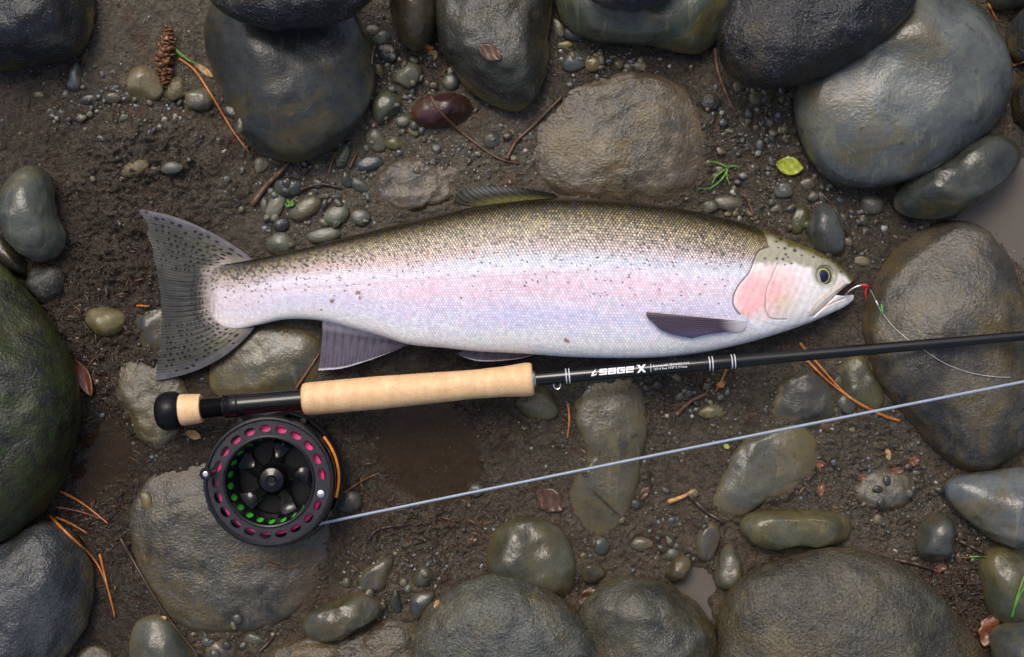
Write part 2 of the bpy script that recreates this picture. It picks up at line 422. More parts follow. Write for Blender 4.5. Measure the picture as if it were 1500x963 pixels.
  [(-10, 345), (10, 345), (36, 378), (40, 402), (18, 402), (-8, 380)], dict(sub=4)),
 ('pebble', 'grey-green angular pebble beside the dark red cobble', (.078, .088, .070), 'wet', .014, .003,
  [(539, 168), (548, 142), (574, 131), (590, 145), (581, 170), (556, 184)], dict(sub=4)),
 ('pebble', 'pale sage pebble topping the gravel heap under the brown cobble', (.125, .130, .105), 'wet', .016, .004,
  [(572, 110), (590, 92), (615, 97), (618, 115), (601, 132), (578, 126)], dict(sub=4)),
 ('pebble', 'slate grey pointed flake lying in mud above the olive oval cobble', (.085, .092, .095), 'smooth', .010, .002,
  [(523, 850), (540, 828), (574, 815), (570, 845), (556, 870), (532, 866)], dict(sub=4, flat=.6)),
 ('pebble', 'slate pebble shaped like a half moon touching the grey pitted boulder', (.075, .080, .080), 'wet', .010, .002,
  [(599, 885), (606, 870), (630, 865), (639, 872), (628, 892), (612, 910), (602, 904)], dict(sub=4)),
 ('pebble', 'dark pebble rising from brown mud above the half moon pebble', (.070, .070, .062), 'wet', .010, .002,
  [(603, 850), (612, 830), (630, 828), (636, 848), (622, 862), (607, 862)], dict(sub=4)),
 ('pebble', 'black angular pebble beside the round olive cobble', (.030, .034, .034), 'wet', .012, .003,
  [(849, 835), (860, 823), (880, 828), (889, 840), (876, 855), (856, 852)], dict(sub=4)),
 ('pebble', 'worn blue-grey pebble with a rusty patch beside the pale olive pointed pebble', (.080, .086, .086), 'smooth', .010, .001,
  [(1016, 795), (1024, 768), (1042, 762), (1056, 778), (1052, 800), (1040, 822), (1022, 818)], dict(sub=4)),
 ('cobble', 'dark grey cobble corner beside the smooth blue-grey wedge', (.055, .060, .058), 'smooth', .045, .015,
  [(1450, 925), (1500, 905), (1570, 920), (1570, 1000), (1480, 1010), (1455, 970)], dict(sub=4)),
 ('cobble', 'round dark cobble at the water edge beyond the broad blue-grey boulder', (.040, .043, .045), 'basalt', .035, .010,
  [(1475, 40), (1495, 15), (1560, 0), (1580, 70), (1520, 95), (1480, 80)], dict(sub=4)),
 ('cobble', 'dark cobble beside the broad blue-grey boulder and the long green-grey cobble', (.040, .041, .040), 'basalt', .035, .010,
  [(1483, 140), (1500, 108), (1560, 100), (1580, 165), (1530, 195), (1488, 178)], dict(sub=4)),
 ('cobble', 'grey-brown cobble peeping out above the broad blue-grey boulder', (.075, .076, .065), 'smooth', .035, .010,
  [(1440, -30), (1500, -40), (1510, 5), (1475, 14), (1452, 8)], dict(sub=4)),
 ('pebble', 'blue-grey upright flat pebble by the dark speckled basalt boulder', (.085, .095, .105), 'smooth', .010, .002,
  [(98, 128), (104, 104), (114, 90), (120, 108), (120, 130), (108, 134)], dict(sub=4)),
 ('cobble', 'muddy grey bump of stone showing through mud beside the dorsal fin', (.110, .096, .078), 'muddy', .0065, .0,
  [(545, 270), (570, 240), (620, 228), (668, 240), (672, 275), (640, 305), (590, 312), (555, 300)], dict(flat=.6)),
 ('slab_stone', 'blue-grey flush stone in the mud above the egg-shaped cobble', (.085, .086, .080), 'muddy', .0105, .0,
  [(1245, 712), (1268, 688), (1310, 684), (1340, 705), (1330, 738), (1290, 748), (1255, 738)], dict(flat=.6)),
 ('slab_stone', 'greenish flush stone at the end of the cork grip', (.100, .096, .062), 'smooth', .0085, .0,
  [(752, 590), (775, 566), (806, 572), (820, 600), (808, 616), (772, 610)], dict(sub=4, flat=.6)),
 ('slab_stone', 'grey flush stone end poking out beside the pale grey-green slab', (.100, .100, .085), 'smooth', .0095, .0,
  [(1112, 712), (1140, 692), (1170, 690), (1180, 706), (1150, 726), (1120, 730)], dict(sub=4, flat=.6)),
 ('pebble', 'pinkish grey pebble half sunk beside the boulder carrying the reel', (.115, .100, .088), 'smooth', .010, .001,
  [(300, 950), (312, 934), (336, 934), (348, 952), (336, 972), (308, 972)], dict(sub=4)),
]

def outline(poly, ze):
    """centre and smoothed polar radius of a pixel outline at height ze"""
    pts = PP(poly, ze)[:, :2]; nxt = np.roll(pts, -1, 0)
    cr = pts[:, 0] * nxt[:, 1] - nxt[:, 0] * pts[:, 1]; A = cr.sum() / 2
    ctr = ((pts + nxt) * cr[:, None]).sum(0) / (6 * A)
    dense = crv(np.vstack([pts, pts[:1]]), 400)[:-1] - ctr
    th = np.arctan2(dense[:, 1], dense[:, 0]); r = np.hypot(dense[:, 0], dense[:, 1])
    od = np.argsort(th); th, r = th[od], r[od]
    N = 256; tg = np.linspace(-math.pi, math.pi, N, endpoint=False)
    rg = np.interp(tg, np.concatenate([th - 2 * math.pi, th, th + 2 * math.pi]), np.tile(r, 3))
    fr = np.fft.rfft(rg); k = np.arange(len(fr)); fr *= np.exp(-(k / 16.0) ** 2); rg = np.fft.irfft(fr, N)
    return ctr, np.append(tg, math.pi), np.append(rg, rg[0])
OUTL = [(outline(s[6], s[5]), s[4]) for s in ST]

# ------------------------------------------------------------------ ground
PUD = [(618, 650, 62, 70, .022), (655, 690, 45, 50, .014), (790, 588, 30, 30, .007), (1475, 300, 75, 75, .013), (1010, 860, 36, 34, .010),
       (1030, 900, 20, 40, .010), (150, 655, 45, 60, .009), (130, 700, 30, 30, .007)]
ROUGHZ = [(225, 245, 125, 75, 1.7), (170, 380, 110, 80, 1.3), (150, 520, 80, 110, 0.9), (640, 770, 110, 60, 1.0), (700, 620, 70, 70, .8),
          (950, 800, 90, 60, .5), (1300, 690, 120, 90, .7), (1420, 850, 60, 60, .9), (760, 230, 90, 60, .35), (1090, 230, 60, 70, .5),
          (180, 760, 60, 60, .8), (420, 860, 160, 60, .4), (990, 590, 110, 60, .5)]

def hfun(x, y):
    """mud height (m) at world x, y"""
    px = x / S + 750; py = 481.5 - y / S
    h = 0.0035 * fbm2(px / 130, py / 130, 3, 0.5, 1) + 0.002
    rz = np.zeros_like(h)
    for cx, cy, rx, ry, a in ROUGHZ:
        rz = np.maximum(rz, a * np.exp(-((px - cx) / rx) ** 2 - ((py - cy) / ry) ** 2))
    wx = px + 9 * noise2(px / 22, py / 22, 5); wy = py + 9 * noise2(px / 22 + 7, py / 22, 6)
    lump = np.abs(noise2(wx / 15, wy / 11, 2))
    lump2 = np.abs(noise2(wx / 7, wy / 6, 8))
    h = h + (0.45 + rz) * 0.0062 * (lump - 0.25) + (0.45 + rz) * 0.0026 * (lump2 - .25)
    h = h + 0.0009 * fbm2(px / 9, py / 9, 2, 0.6, 3) + 0.00045 * noise2(px / 3.5, py / 3.5, 4)
    qx = px + 16 * noise2(px / 28, py / 28, 15) + 7 * noise2(px / 11, py / 11, 16); qy = py + 16 * noise2(px / 28, py / 28, 17) + 7 * noise2(px / 11, py / 11, 18)
    for cx, cy, rx, ry, a in PUD:
        h = h - a * np.exp(-((qx - cx) / rx) ** 2 - ((qy - cy) / ry) ** 2)
    # round mud-covered mound with a trench about it
    rr = np.hypot((px - 228) / 145, (py - 255) / 95) + .06 * noise2(px / 40, py / 40, 19)
    h = h + 0.0085 * np.exp(-(rr / 0.88) ** 6) - 0.0045 * np.exp(-((rr - 1.06) / 0.13) ** 2)
    # mud banked up against every stone, thicker against the sunken ones
    sh = np.shape(h); h = np.atleast_1d(h).astype(float).ravel(); fx = np.atleast_1d(x).ravel(); fy = np.atleast_1d(y).ravel()
    for (ctr, tg, rg), zt in OUTL:
        R = rg.max() + 0.02
        i = np.nonzero((np.abs(fx - ctr[0]) < R) & (np.abs(fy - ctr[1]) < R))[0]
        if not len(i): continue
        dx, dy = fx[i] - ctr[0], fy[i] - ctr[1]; rr = np.hypot(dx, dy); R0_ = np.interp(np.arctan2(dy, dx), tg, rg)
        dd = (rr - R0_) / S
        nz = noise2(fx[i] / S / 26, fy[i] / S / 26, 77)
        amp = (0.0032 if zt < .013 else 0.0028)
        h[i] += amp * (0.55 + 1.1 * nz) * np.exp(-(dd / (12 if zt < .013 else 8)) ** 2)
    h = h.reshape(sh)
    return h

def axis_lines(half, step, far):
    a = list(np.arange(0, half, step)); x = a[-1]; st = step
    while x < far:
        st *= 1.22; x += st; a.append(x)
    a = np.array(a); return np.concatenate([-a[:0:-1], a])

gx = axis_lines(0.46, 0.00118, 9.0); gy = axis_lines(0.31, 0.00118, 9.0)
GX, GY = np.meshgrid(gx, gy, indexing='ij')
GH = hfun(GX, GY)
gpx = GX / S + 750; gpy = 481.5 - GY / S
ZONES = [(600, 250, 160, (.125, .108, .090)), (250, 60, 130, (.115, .098, .078)), (60, 160, 90, (.055, .040, .028)), (230, 250, 100, (.068, .050, .036)),
         (160, 470, 110, (.050, .034, .022)), (150, 650, 100, (.040, .026, .015)), (620, 650, 90, (.045, .028, .016)), (650, 800, 110, (.095, .074, .056)),
         (480, 870, 80, (.080, .058, .038)), (970, 590, 120, (.078, .064, .047)), (1000, 760, 110, (.090, .067, .048)), (1320, 710, 120, (.095, .080, .066)),
         (1430, 870, 60, (.050, .032, .018)), (1100, 250, 90, (.085, .072, .056)), (900, 90, 70, (.055, .043, .032)), (1250, 330, 60, (.060, .047, .036)),
         (580, 90, 60, (.045, .036, .028)), (760, 560, 60, (.060, .045, .030)), (1450, 300, 60, (.10, .088, .075)), (190, 790, 60, (.045, .032, .022)), (400, 330, 60, (.09, .075, .06))]
wsum = 1e-4; gcol = np.zeros(GX.shape + (3,)) + np.array((.080, .064, .048)) * 1e-4
nzx = 30 * noise2(gpx / 60, gpy / 60, 11); nzy = 30 * noise2(gpx / 60, gpy / 60, 12)
for cx, cy, r, c in ZONES:
    w = np.exp(-(((gpx + nzx - cx) ** 2 + (gpy + nzy - cy) ** 2) / r ** 2))
    wsum = wsum + w; gcol += w[..., None] * np.array(c)
gcol /= (wsum if np.ndim(wsum) else wsum)[..., None]
gcol *= (1 + 0.30 * fbm2(gpx / 30, gpy / 30, 4, 0.6, 21))[..., None]
red = sstep(.25, .7, fbm2(gpx / 45, gpy / 45, 3, .5, 33))
gcol *= 1 - 0.35 * red[..., None] * np.array((0.2, .9, 1.2))
gme = np_mesh('ground', np.stack([GX, GY, GH], -1).reshape(-1, 3), grid_faces(len(gx), len(gy)))
vcol(gme, np.clip((gcol * .85 + .15 * gcol.mean(-1, keepdims=True)) * 1.16 * np.array((.96, .94, .79)), 0.006, 1).reshape(-1, 3))

m, nt, b = nodes_of('wet_mud')
a = nd(nt, 'ShaderNodeAttribute', attribute_name='col')
tc = nd(nt, 'ShaderNodeTexCoord'); v = tc.outputs['Object']
n1 = noise_node(nt, v, 380, 6, 0.65); n2 = noise_node(nt, v, 1500, 4, 0.6); n3 = noise_node(nt, v, 60, 5, 0.6)
c = mixcol(nt, maprange(nt, n1.outputs[0], 0.35, 0.65, 0, .55), a.outputs['Color'], mixcol(nt, 1.0, a.outputs['Color'], (0.28, 0.26, 0.24), 'MULTIPLY'))
n5 = noise_node(nt, v, 110, 6, 0.7)
c = mixcol(nt, maprange(nt, n5.outputs[0], 0.5, 0.66, 0, .6), c, mixcol(nt, 1.0, a.outputs['Color'], (0.35, 0.31, 0.28), 'MULTIPLY'))
c = mixcol(nt, maprange(nt, n2.outputs[0], 0.60, 0.72, 0, .5), c, mixcol(nt, 1.0, a.outputs['Color'], (1.9, 1.8, 1.6), 'MULTIPLY'))
nt.links.new(c, b.inputs['Base Color'])
nt.links.new(maprange(nt, n3.outputs[0], 0.35, 0.65, 0.04, 0.20), b.inputs['Roughness'])
b.inputs['Specular IOR Level'].default_value = 0.6
n4 = noise_node(nt, v, 170, 5, 0.6); n4.inputs['Distortion'].default_value = 1.0
n4.inputs['Distortion'].default_value = 2.2
nb = bump(nt, n4.outputs[0], 0.9, 0.008); nb = bump(nt, n1.outputs[0], 0.5, 0.003, nb); nb = bump(nt, n2.outputs[0], 0.3, 0.0010, nb)
nt.links.new(nb, b.inputs['Normal'])
go = link('ground', gme, m); go['kind'] = 'structure'; go['label'] = 'wet brown river mud with wrinkled trodden patches'

# puddles: murky water sheets cut by the mud that rises out of them
m, nt, b = nodes_of('murky_water'); M['water'] = m
tc = nd(nt, 'ShaderNodeTexCoord'); n1 = noise_node(nt, tc.outputs['Object'], 90, 3)
b.inputs['Base Color'].default_value = (0.032, 0.018, 0.006, 1); b.inputs['Roughness'].default_value = 0.03
b.inputs['IOR'].default_value = 1.33; b.inputs['Specular IOR Level'].default_value = 0.5
b.inputs['Alpha'].default_value = 0.5
nt.links.new(bump(nt, n1.outputs[0], 0.12, 0.003), b.inputs['Normal'])
m2 = m.copy(); m2.name = 'silty_pool_water'; M['pool'] = m2
bb = m2.node_tree.nodes['Principled BSDF']; bb.inputs['Base Color'].default_value = (0.12, 0.105, 0.09, 1); bb.inputs['Alpha'].default_value = 0.8

def puddle(label, poly, z, mat):
    """water sheet on a fine grid; it creeps up where the mud comes near the surface, and stops at the shore"""
    poly = np.asarray(crv(poly + poly[:1], 64)[:-1]); w = PP(poly, z)
    x0, y0 = w[:, :2].min(0); x1, y1 = w[:, :2].max(0); st = .0011
    xs_, ys_ = np.arange(x0, x1, st), np.arange(y0, y1, st)
    X, Y = np.meshgrid(xs_, ys_, indexing='ij'); hg = hfun(X, Y); dep = z - hg
    Z = z + .0003 * np.exp(-np.clip(dep, 0, None) / .002)
    ins = np.zeros(X.shape, bool); n = len(w)
    for k in range(n):
        ax, ay = w[k, :2]; bx, by = w[(k + 1) % n, :2]
        ins ^= ((ay > Y) != (by > Y)) & (X < (bx - ax) * (Y - ay) / (by - ay + 1e-12) + ax)
    ok = ins
    F = grid_faces(len(xs_), len(ys_)); F = F[ok.ravel()[F].all(1)]
    V = np.stack([X, Y, Z], -1).reshape(-1, 3); used = np.unique(F); rm = np.zeros(len(V), int); rm[used] = np.arange(len(used))
    ctr = np.array([(x0 + x1) / 2, (y0 + y1) / 2, z])
    me = np_mesh('puddle', V[used] - ctr, rm[F])
    if me.polygons[0].normal.z < 0: me.flip_normals()
    o = link('puddle', me, mat, loc=ctr); o['kind'] = 'structure'; o['label'] = label
puddle('brown rain puddle in the mud below the cork grip', [(540, 600), (620, 575), (690, 610), (705, 690), (670, 750), (610, 735), (555, 680)], -0.0035, M['water'])
puddle('small dark puddle beside the long flat slab', [(745, 560), (800, 545), (835, 580), (830, 620), (780, 640), (750, 610)], -0.003, M['water'])
puddle('silty grey pool at the water edge behind the big brown boulder', [(1380, 320), (1420, 260), (1500, 210), (1600, 200), (1620, 380), (1540, 430), (1460, 380)], -0.002, M['pool'])
puddle('silty trickle between two rounded boulders', [(960, 845), (1000, 830), (1045, 840), (1060, 900), (1055, 960), (1030, 960), (1010, 890)], -0.0035, M['pool'])
puddle('dark brown puddle beside the mossy boulder', [(90, 590), (150, 570), (215, 620), (215, 700), (160, 750), (90, 730)], -0.0035, M['water'])
# ------------------------------------------------------------------ stones
_ico = {}
def ico(sub):
    if sub not in _ico:
        bm = bmesh.new(); bmesh.ops.create_icosphere(bm, subdivisions=sub, radius=1)
        bm.verts.ensure_lookup_table()
        V = np.array([v.co[:] for v in bm.verts]); F = np.array([[v.index for v in f.verts] for f in bm.faces]); bm.free()
        _ico[sub] = (V, F)
    return _ico[sub]

SURF = []      # (bvh, inverse world matrix) of everything things may rest on
def add_surf(V, F):
    SURF.append(BVHTree.FromPolygons([tuple(v) for v in V], [tuple(int(i) for i in f) for f in F]))

def hit(px, py):
    """first surface seen from above at a photo pixel: stone or mud"""
    o = Vector((0, 0, H)); dv = Vector(P(px, py, 0)) - o; dv.normalize()
    best = None
    for t in SURF:
        r = t.ray_cast(o, dv)
        if r[0] is not None and (best is None or r[0].z > best.z): best = r[0]
    z = 0.0
    for _ in range(4):
        p = P(px, py, z); z = float(hfun(p[0], p[1]))
    g = Vector(P(px, py, z))
    return np.array(best if best is not None and best.z > g.z else g)

def stone(name, label, col, kind, ztop, ze, poly, seed=0, lump=0.085, sub=5, flat=0.8, tilt=(0, 0), tag_it=True):
    """poly: outline in photo pixels; ztop, ze: top and widest level above the mud (m)"""
    ctr, tg, rg = outline(poly, ze)
    Rm = rg.mean()
    V, F = ico(sub)
    rs = np.random.RandomState(seed * 13 + 1); V = V.copy()
    for _ in range(4):            # worn planes on the upper side
        n_ = rs.normal(size=3); n_[2] = abs(n_[2]) * .6 + .55; n_ /= np.linalg.norm(n_)
        dd = V @ n_ - rs.uniform(.74, .9); V -= n_ * (np.clip(dd, 0, None) * rs.uniform(.55, .9))[:, None]
    t = np.arctan2(V[:, 1], V[:, 0]); rho = np.hypot(V[:, 0], V[:, 1])
    R = np.interp(t, tg, rg)
    rho2 = np.clip(rho, 0, 1) ** flat
    depth = max(0.012, 0.5 * Rm)
    zz = np.where(V[:, 2] > 0, V[:, 2] ** 0.9 if False else np.abs(V[:, 2]) * (ztop - ze), -np.abs(V[:, 2]) * depth)
    X = np.stack([rho2 * R * np.cos(t), rho2 * R * np.sin(t), ze + zz], -1)
    q = X / max(Rm, 0.02) * 1.1 + seed * 5.17
    d1 = lump * 0.9 * fbm3(q, 2) + lump * 0.22 * fbm3(q * 3.3 + 4, 2)
    fine = 0.0022 * fbm3(X * 80 + seed, 3, 0.6) * (1 if kind in ('rough', 'basalt', 'muddy', 'mossy') else 0.35) * min(1, Rm / 0.03)
    hw = min(1.0, (ztop - ze) / (0.6 * Rm) + 0.15)
    X += V * (d1 * Rm * hw + fine)[:, None] * np.array([0.55, 0.55, 1.0])
    X[:, 2] += (X[:, 0] * tilt[0] + X[:, 1] * tilt[1]) * sstep(-0.2, 0.5, V[:, 2])
    me = np_mesh(name, X, F)
    gz = hfun(X[:, 0] + ctr[0], X[:, 1] + ctr[1])
    hh = (X[:, 2] - gz) / (0.30 * ztop + .004 if ztop > .02 else 0.006)      # height over the mud line
    vfloat(me, sstep(1.3, 0.1, hh + 0.5 * fbm3(X * 55 + seed, 3)), 'rim')
    loc = (ctr[0], ctr[1], 0)
    o = link(name, me, M[kind], loc=loc); kf = {'rough': .64, 'muddy': .72, 'basalt': .62, 'mossy': .55}.get(kind, .58) * (.75 if max(col) < .045 else 1)
    o.color = (*(np.array(col) * kf * np.array((1, 1, 1.0 if kind in ('rough', 'muddy', 'basalt') else .93))), 1)
    add_surf(X + np.array(loc), F)
    if tag_it: tag(o, label, 'stone')
    return o

for k, (nm, lab, col, kind, zt, ze, poly, ex) in enumerate(ST):
    stone(nm, lab, col, kind, zt, ze, poly, seed=k + 1, **ex)

# pebbles big enough to be told apart: copies of eight water-worn shapes
PEB = []
for k in range(8):
    V, F = ico(3)
    X = V * np.array([1, 1, 1.0]) * (1 + (0.16 + .05 * (k % 3)) * fbm3(V * 0.9 + k * 7.7, 2))[:, None]
    X[:, :2] = np.sign(X[:, :2]) * np.abs(X[:, :2]) ** (0.85 if k % 2 else 1.0)
    X /= np.abs(X).max(0)
    me = np_mesh('pebble', X * 0.01, F); vfloat(me, sstep(0.5, -0.1, X[:, 2]), 'rim'); PEB.append((me, X, F))
PEBM = {}
def pebble(px, py, a, b_, rot, col, kind='wet', label=None, group=None, sink=0.45, hgt=0.58, shape=None):
    """a, b_: half axes in photo pixels; rot: degrees on the picture"""
    k = rng.randint(8) if shape is None else shape
    me0, X, F = PEB[k]
    if (k, kind) not in PEBM:
        me = me0.copy(); me.materials.clear(); me.materials.append(M[kind]); PEBM[k, kind] = me
    g = hit(px, py)
    hz = hgt * min(a, b_) * S
    loc = np.array([g[0], g[1], g[2] + hz * (1 - 2 * sink)])
    q = P(px, py, loc[2]); loc[0], loc[1] = q[0], q[1]
    o = link('pebble', PEBM[k, kind], loc=loc)
    o.scale = (a * S / 0.01, b_ * S / 0.01, hz / 0.01); o.rotation_euler = (0, 0, math.radians(rot)); o.color = (*(np.array(col) * np.array((.64, .63, .54))), 1)
    tag(o, label, 'pebble', group)
    if a > 9:
        ca, sa = math.cos(math.radians(rot)), math.sin(math.radians(rot))
        W = X * np.array([a * S, b_ * S, hz]); W = np.stack([W[:, 0] * ca - W[:, 1] * sa, W[:, 0] * sa + W[:, 1] * ca, W[:, 2]], -1) + loc
        add_surf(W, F)
    return o

NAMED = [  # x, y, a, b, rot, colour, material, label
 (540, 240, 22, 13, 8, (.050, .055, .066), 'wet', 'dark blue oval pebble near the tip of the charcoal boulder'),
 (501, 228, 19, 11, 75, (.105, .115, .090), 'wet', 'sage green upright oval pebble beside the dark blue oval pebble'),
 (550, 205, 20, 14, -60, (.110, .108, .090), 'smooth', 'warm grey pebble between the grey-green angular pebble and dark blue oval pebble'),
 (577, 210, 14, 10, -10, (.130, .125, .050), 'smooth', 'mustard yellow flat pebble in mud below the grey-green angular pebble'),
 (424, 274, 24, 15, 10, (.052, .056, .055), 'wet', 'dark grey oval pebble beside the stout brown twig'),
 (404, 302, 22, 12, 70, (.130, .135, .115), 'smooth', 'pale green banded pebble standing beside the green seedling'),
 (447, 306, 26, 15, 32, (.100, .105, .088), 'smooth', 'large sage pebble beside the green seedling'),
 (492, 316, 20, 15, 22, (.115, .130, .110), 'smooth', 'pale green pebble next to the large sage pebble'),
 (528, 318, 13, 15, 60, (.085, .092, .100), 'smooth', 'blue-grey rounded pebble at the end of the gravel patch above the trout back'),
 (527, 272, 16, 9, -35, (.075, .083, .078), 'wet', 'small green-grey pebble beside the frayed dark twigs'),
 (412, 358, 23, 18, -8, (.110, .112, .098), 'smooth', 'rounded light grey pebble touching the trout back near the tail'),
 (474, 345, 26, 12, 8, (.095, .100, .085), 'smooth', 'light and dark striped pebble touching the trout back'),
 (388, 302, 7, 14, 5, (.050, .056, .052), 'wet', 'thin dark pebble standing beside the pale green banded pebble'),
 (412, 330, 13, 11, 30, (.038, .040, .046), 'wet', 'small black pebble between sage and light grey pebbles'),
 (475, 300, 6, 9, -20, (.032, .036, .040), 'wet', 'tiny black pebble touching the large sage pebble'),
 (507, 262, 9, 14, 10, (.045, .050, .060), 'wet', 'narrow blue-black pebble by the frayed dark twigs'),
 (383, 240, 15, 12, 60, (.125, .118, .095), 'smooth', 'pale pebble touching the lower tip of the charcoal boulder'),
 (558, 55, 15, 11, 25, (.090, .098, .095), 'wet', 'grey pebble in the gap between charcoal boulder and brown cobble'),
 (568, 78, 18, 14, -15, (.042, .045, .058), 'wet', 'blue-black pebble in the gravel heap under the brown cobble'),
 (553, 102, 12, 8, -50, (.170, .150, .065), 'smooth', 'yellow pebble in the gravel heap beside the charcoal boulder'),
 (545, 45, 13, 9, 15, (.100, .095, .060), 'wet', 'pale ringed pebble squeezed against the charcoal boulder'),
 (601, 143, 10, 8, 15, (.024, .025, .028), 'wet', 'small black pebble between the sage and dark red stones'),
 (660, 120, 13, 13, 30, (.075, .086, .088), 'wet', 'blue-grey pebble tucked under the olive-ringed grey boulder'),
 (590, 178, 11, 9, 0, (.105, .112, .112), 'smooth', 'pale blue flush pebble beside the dark red cobble'),
 (606, 193, 9, 7, -30, (.150, .140, .075), 'smooth', 'tiny straw yellow pebble below the dark red cobble'),
 (720, 205, 14, 15, 40, (.060, .066, .078), 'smooth', 'blue slate flush pebble between thin twig and brown boulder'),
 (818, 40, 9, 15, 15, (.155, .150, .105), 'wet', 'cream pebble beside the blue pebble under the grey-green slab'),
 (840, 48, 16, 12, -20, (.055, .060, .078), 'wet', 'dark blue pebble touching the grey-green slab'),
 (831, 67, 15, 8, -8, (.150, .125, .045), 'wet', 'golden flat pebble under the dark blue pebble'),
 (842, 90, 20, 15, 20, (.070, .085, .095), 'wet', 'steel blue pebble next to the golden oval pebble'),
 (870, 93, 15, 12, 25, (.140, .110, .045), 'wet', 'golden oval pebble next to the steel blue pebble'),
 (938, 97, 11, 8, -5, (.140, .130, .090), 'smooth', 'lone tan pebble in dark soil below the grey-green slab'),
 (1041, 150, 16, 15, 20, (.030, .028, .033), 'basalt', 'black angular pebble crossed near its end by a reddish root'),
 (1107, 145, 11, 11, 0, (.110, .105, .065), 'wet', 'yellow-grey pebble under the almost black boulder'),
 (1148, 279, 16, 13, -10, (.090, .096, .094), 'wet', 'grey rounded pebble below the yellow-green leaf'),
 (1114, 212, 8, 12, -5, (.036, .040, .043), 'wet', 'small black pebble above the grass tuft'),
 (1131, 200, 6, 9, 15, (.042, .046, .050), 'wet', 'tiny black pebble touching the small black pebble above the grass tuft'),
 (1066, 298, 21, 12, -8, (.085, .094, .102), 'smooth', 'blue-grey flush pebble below the grass tuft'),
 (1040, 303, 14, 10, 10, (.080, .078, .070), 'smooth', 'muddy grey pebble beside the blue-grey flush pebble'),
 (1185, 268, 18, 11, 15, (.085, .075, .068), 'smooth', 'brownish flush pebble beneath the broad blue-grey boulder'),
 (1278, 300, 18, 15, 10, (.095, .094, .085), 'wet', 'two-toned pebble in shade beside the long dark cobble'),
 (1262, 383, 14, 8, -10, (.120, .105, .070), 'smooth', 'sandy flush pebble beside the hooked fly'),
 (1172, 322, 14, 24, -15, (.075, .080, .040), 'smooth', 'mossy yellow-green stone beside the blue-grey leaning cobble'),
 (580, 880, 8, 19, 4, (.050, .054, .052), 'wet', 'thin black pebble standing between olive oval and half moon pebbles'),
 (940, 797, 17, 11, 0, (.120, .105, .082), 'smooth', 'sandy smear of a flush pebble in mud below the long pale slab'),
 (880, 800, 13, 14, 20, (.080, .086, .085), 'smooth', 'blue-grey flush pebble at the foot of the long pale slab'),
 (985, 812, 12, 9, 0, (.090, .094, .085), 'smooth', 'grey pebble touching the round olive brown pebble'),
 (1045, 603, 22, 11, 4, (.130, .120, .062), 'smooth', 'long yellow-green pebble in mud below the rod'),
 (1208, 625, 15, 9, -8, (.095, .058, .038), 'smooth', 'reddish brown pebble beside the three-sided flat stone'),
 (1228, 560, 16, 10, -30, (.100, .100, .085), 'smooth', 'flat grey pebble under the orange needles'),
 (1240, 592, 13, 16, 30, (.095, .096, .082), 'smooth', 'flat grey pebble between the orange needles and the fly line'),
 (510, 735, 20, 18, 0, (.075, .072, .066), 'smooth', 'dark mud-grey pebble beside the reel back rim'),
 (215, 735, 9, 15, 15, (.150, .140, .085), 'smooth', 'cream flake of stone lying on the boulder that carries the reel'),
 (372, 936, 14, 8, -8, (.090, .095, .088), 'smooth', 'small grey oval pebble below the boulder that carries the reel'),
 (698, 718, 12, 10, 0, (.095, .100, .090), 'wet', 'pale pebble at the far rim of the brown puddle'),
 (645, 262, 0, 0, 0, (0, 0, 0), 'wet', ''),
 (175, 560, 0, 0, 0, (0, 0, 0), 'wet', ''),
 (1455, 345, 13, 11, 20, (.035, .036, .036), 'wet', 'black pebble poking out of the silty pool'),
 (130, 145, 14, 9, 5, (.040, .040, .040), 'wet', 'dark pebble beside the cream tan pebble and blue-grey flat pebble'),
 (165, 143, 14, 9, 0, (.050, .047, .042), 'wet', 'brown-black oval pebble beside the cream tan pebble'),
 (258, 130, 15, 20, -20, (.120, .105, .065), 'muddy', 'ochre muddy pebble touching the stem end of the cone'),
 (198, 247, 22, 13, 20, (.095, .080, .050), 'muddy', 'ochre pebble pressed into the wrinkled mud mound'),
 (252, 246, 17, 9, 5, (.080, .084, .080), 'smooth', 'grey flat pebble pressed into the wrinkled mud mound'),
 (340, 165, 14, 9, -30, (.038, .038, .040), 'wet', 'black pebble under the long orange needle'),
 (352, 185, 8, 14, -10, (.040, .042, .044), 'wet', 'black upright pebble touching the charcoal boulder'),
]
for x, y, a, b_, r, c, k, l in NAMED:
    if a: pebble(x, y, a, b_, r, c, k, l, sink=.60 if 'flush' in l or 'sunk' in l or 'pressed' in l else .45)

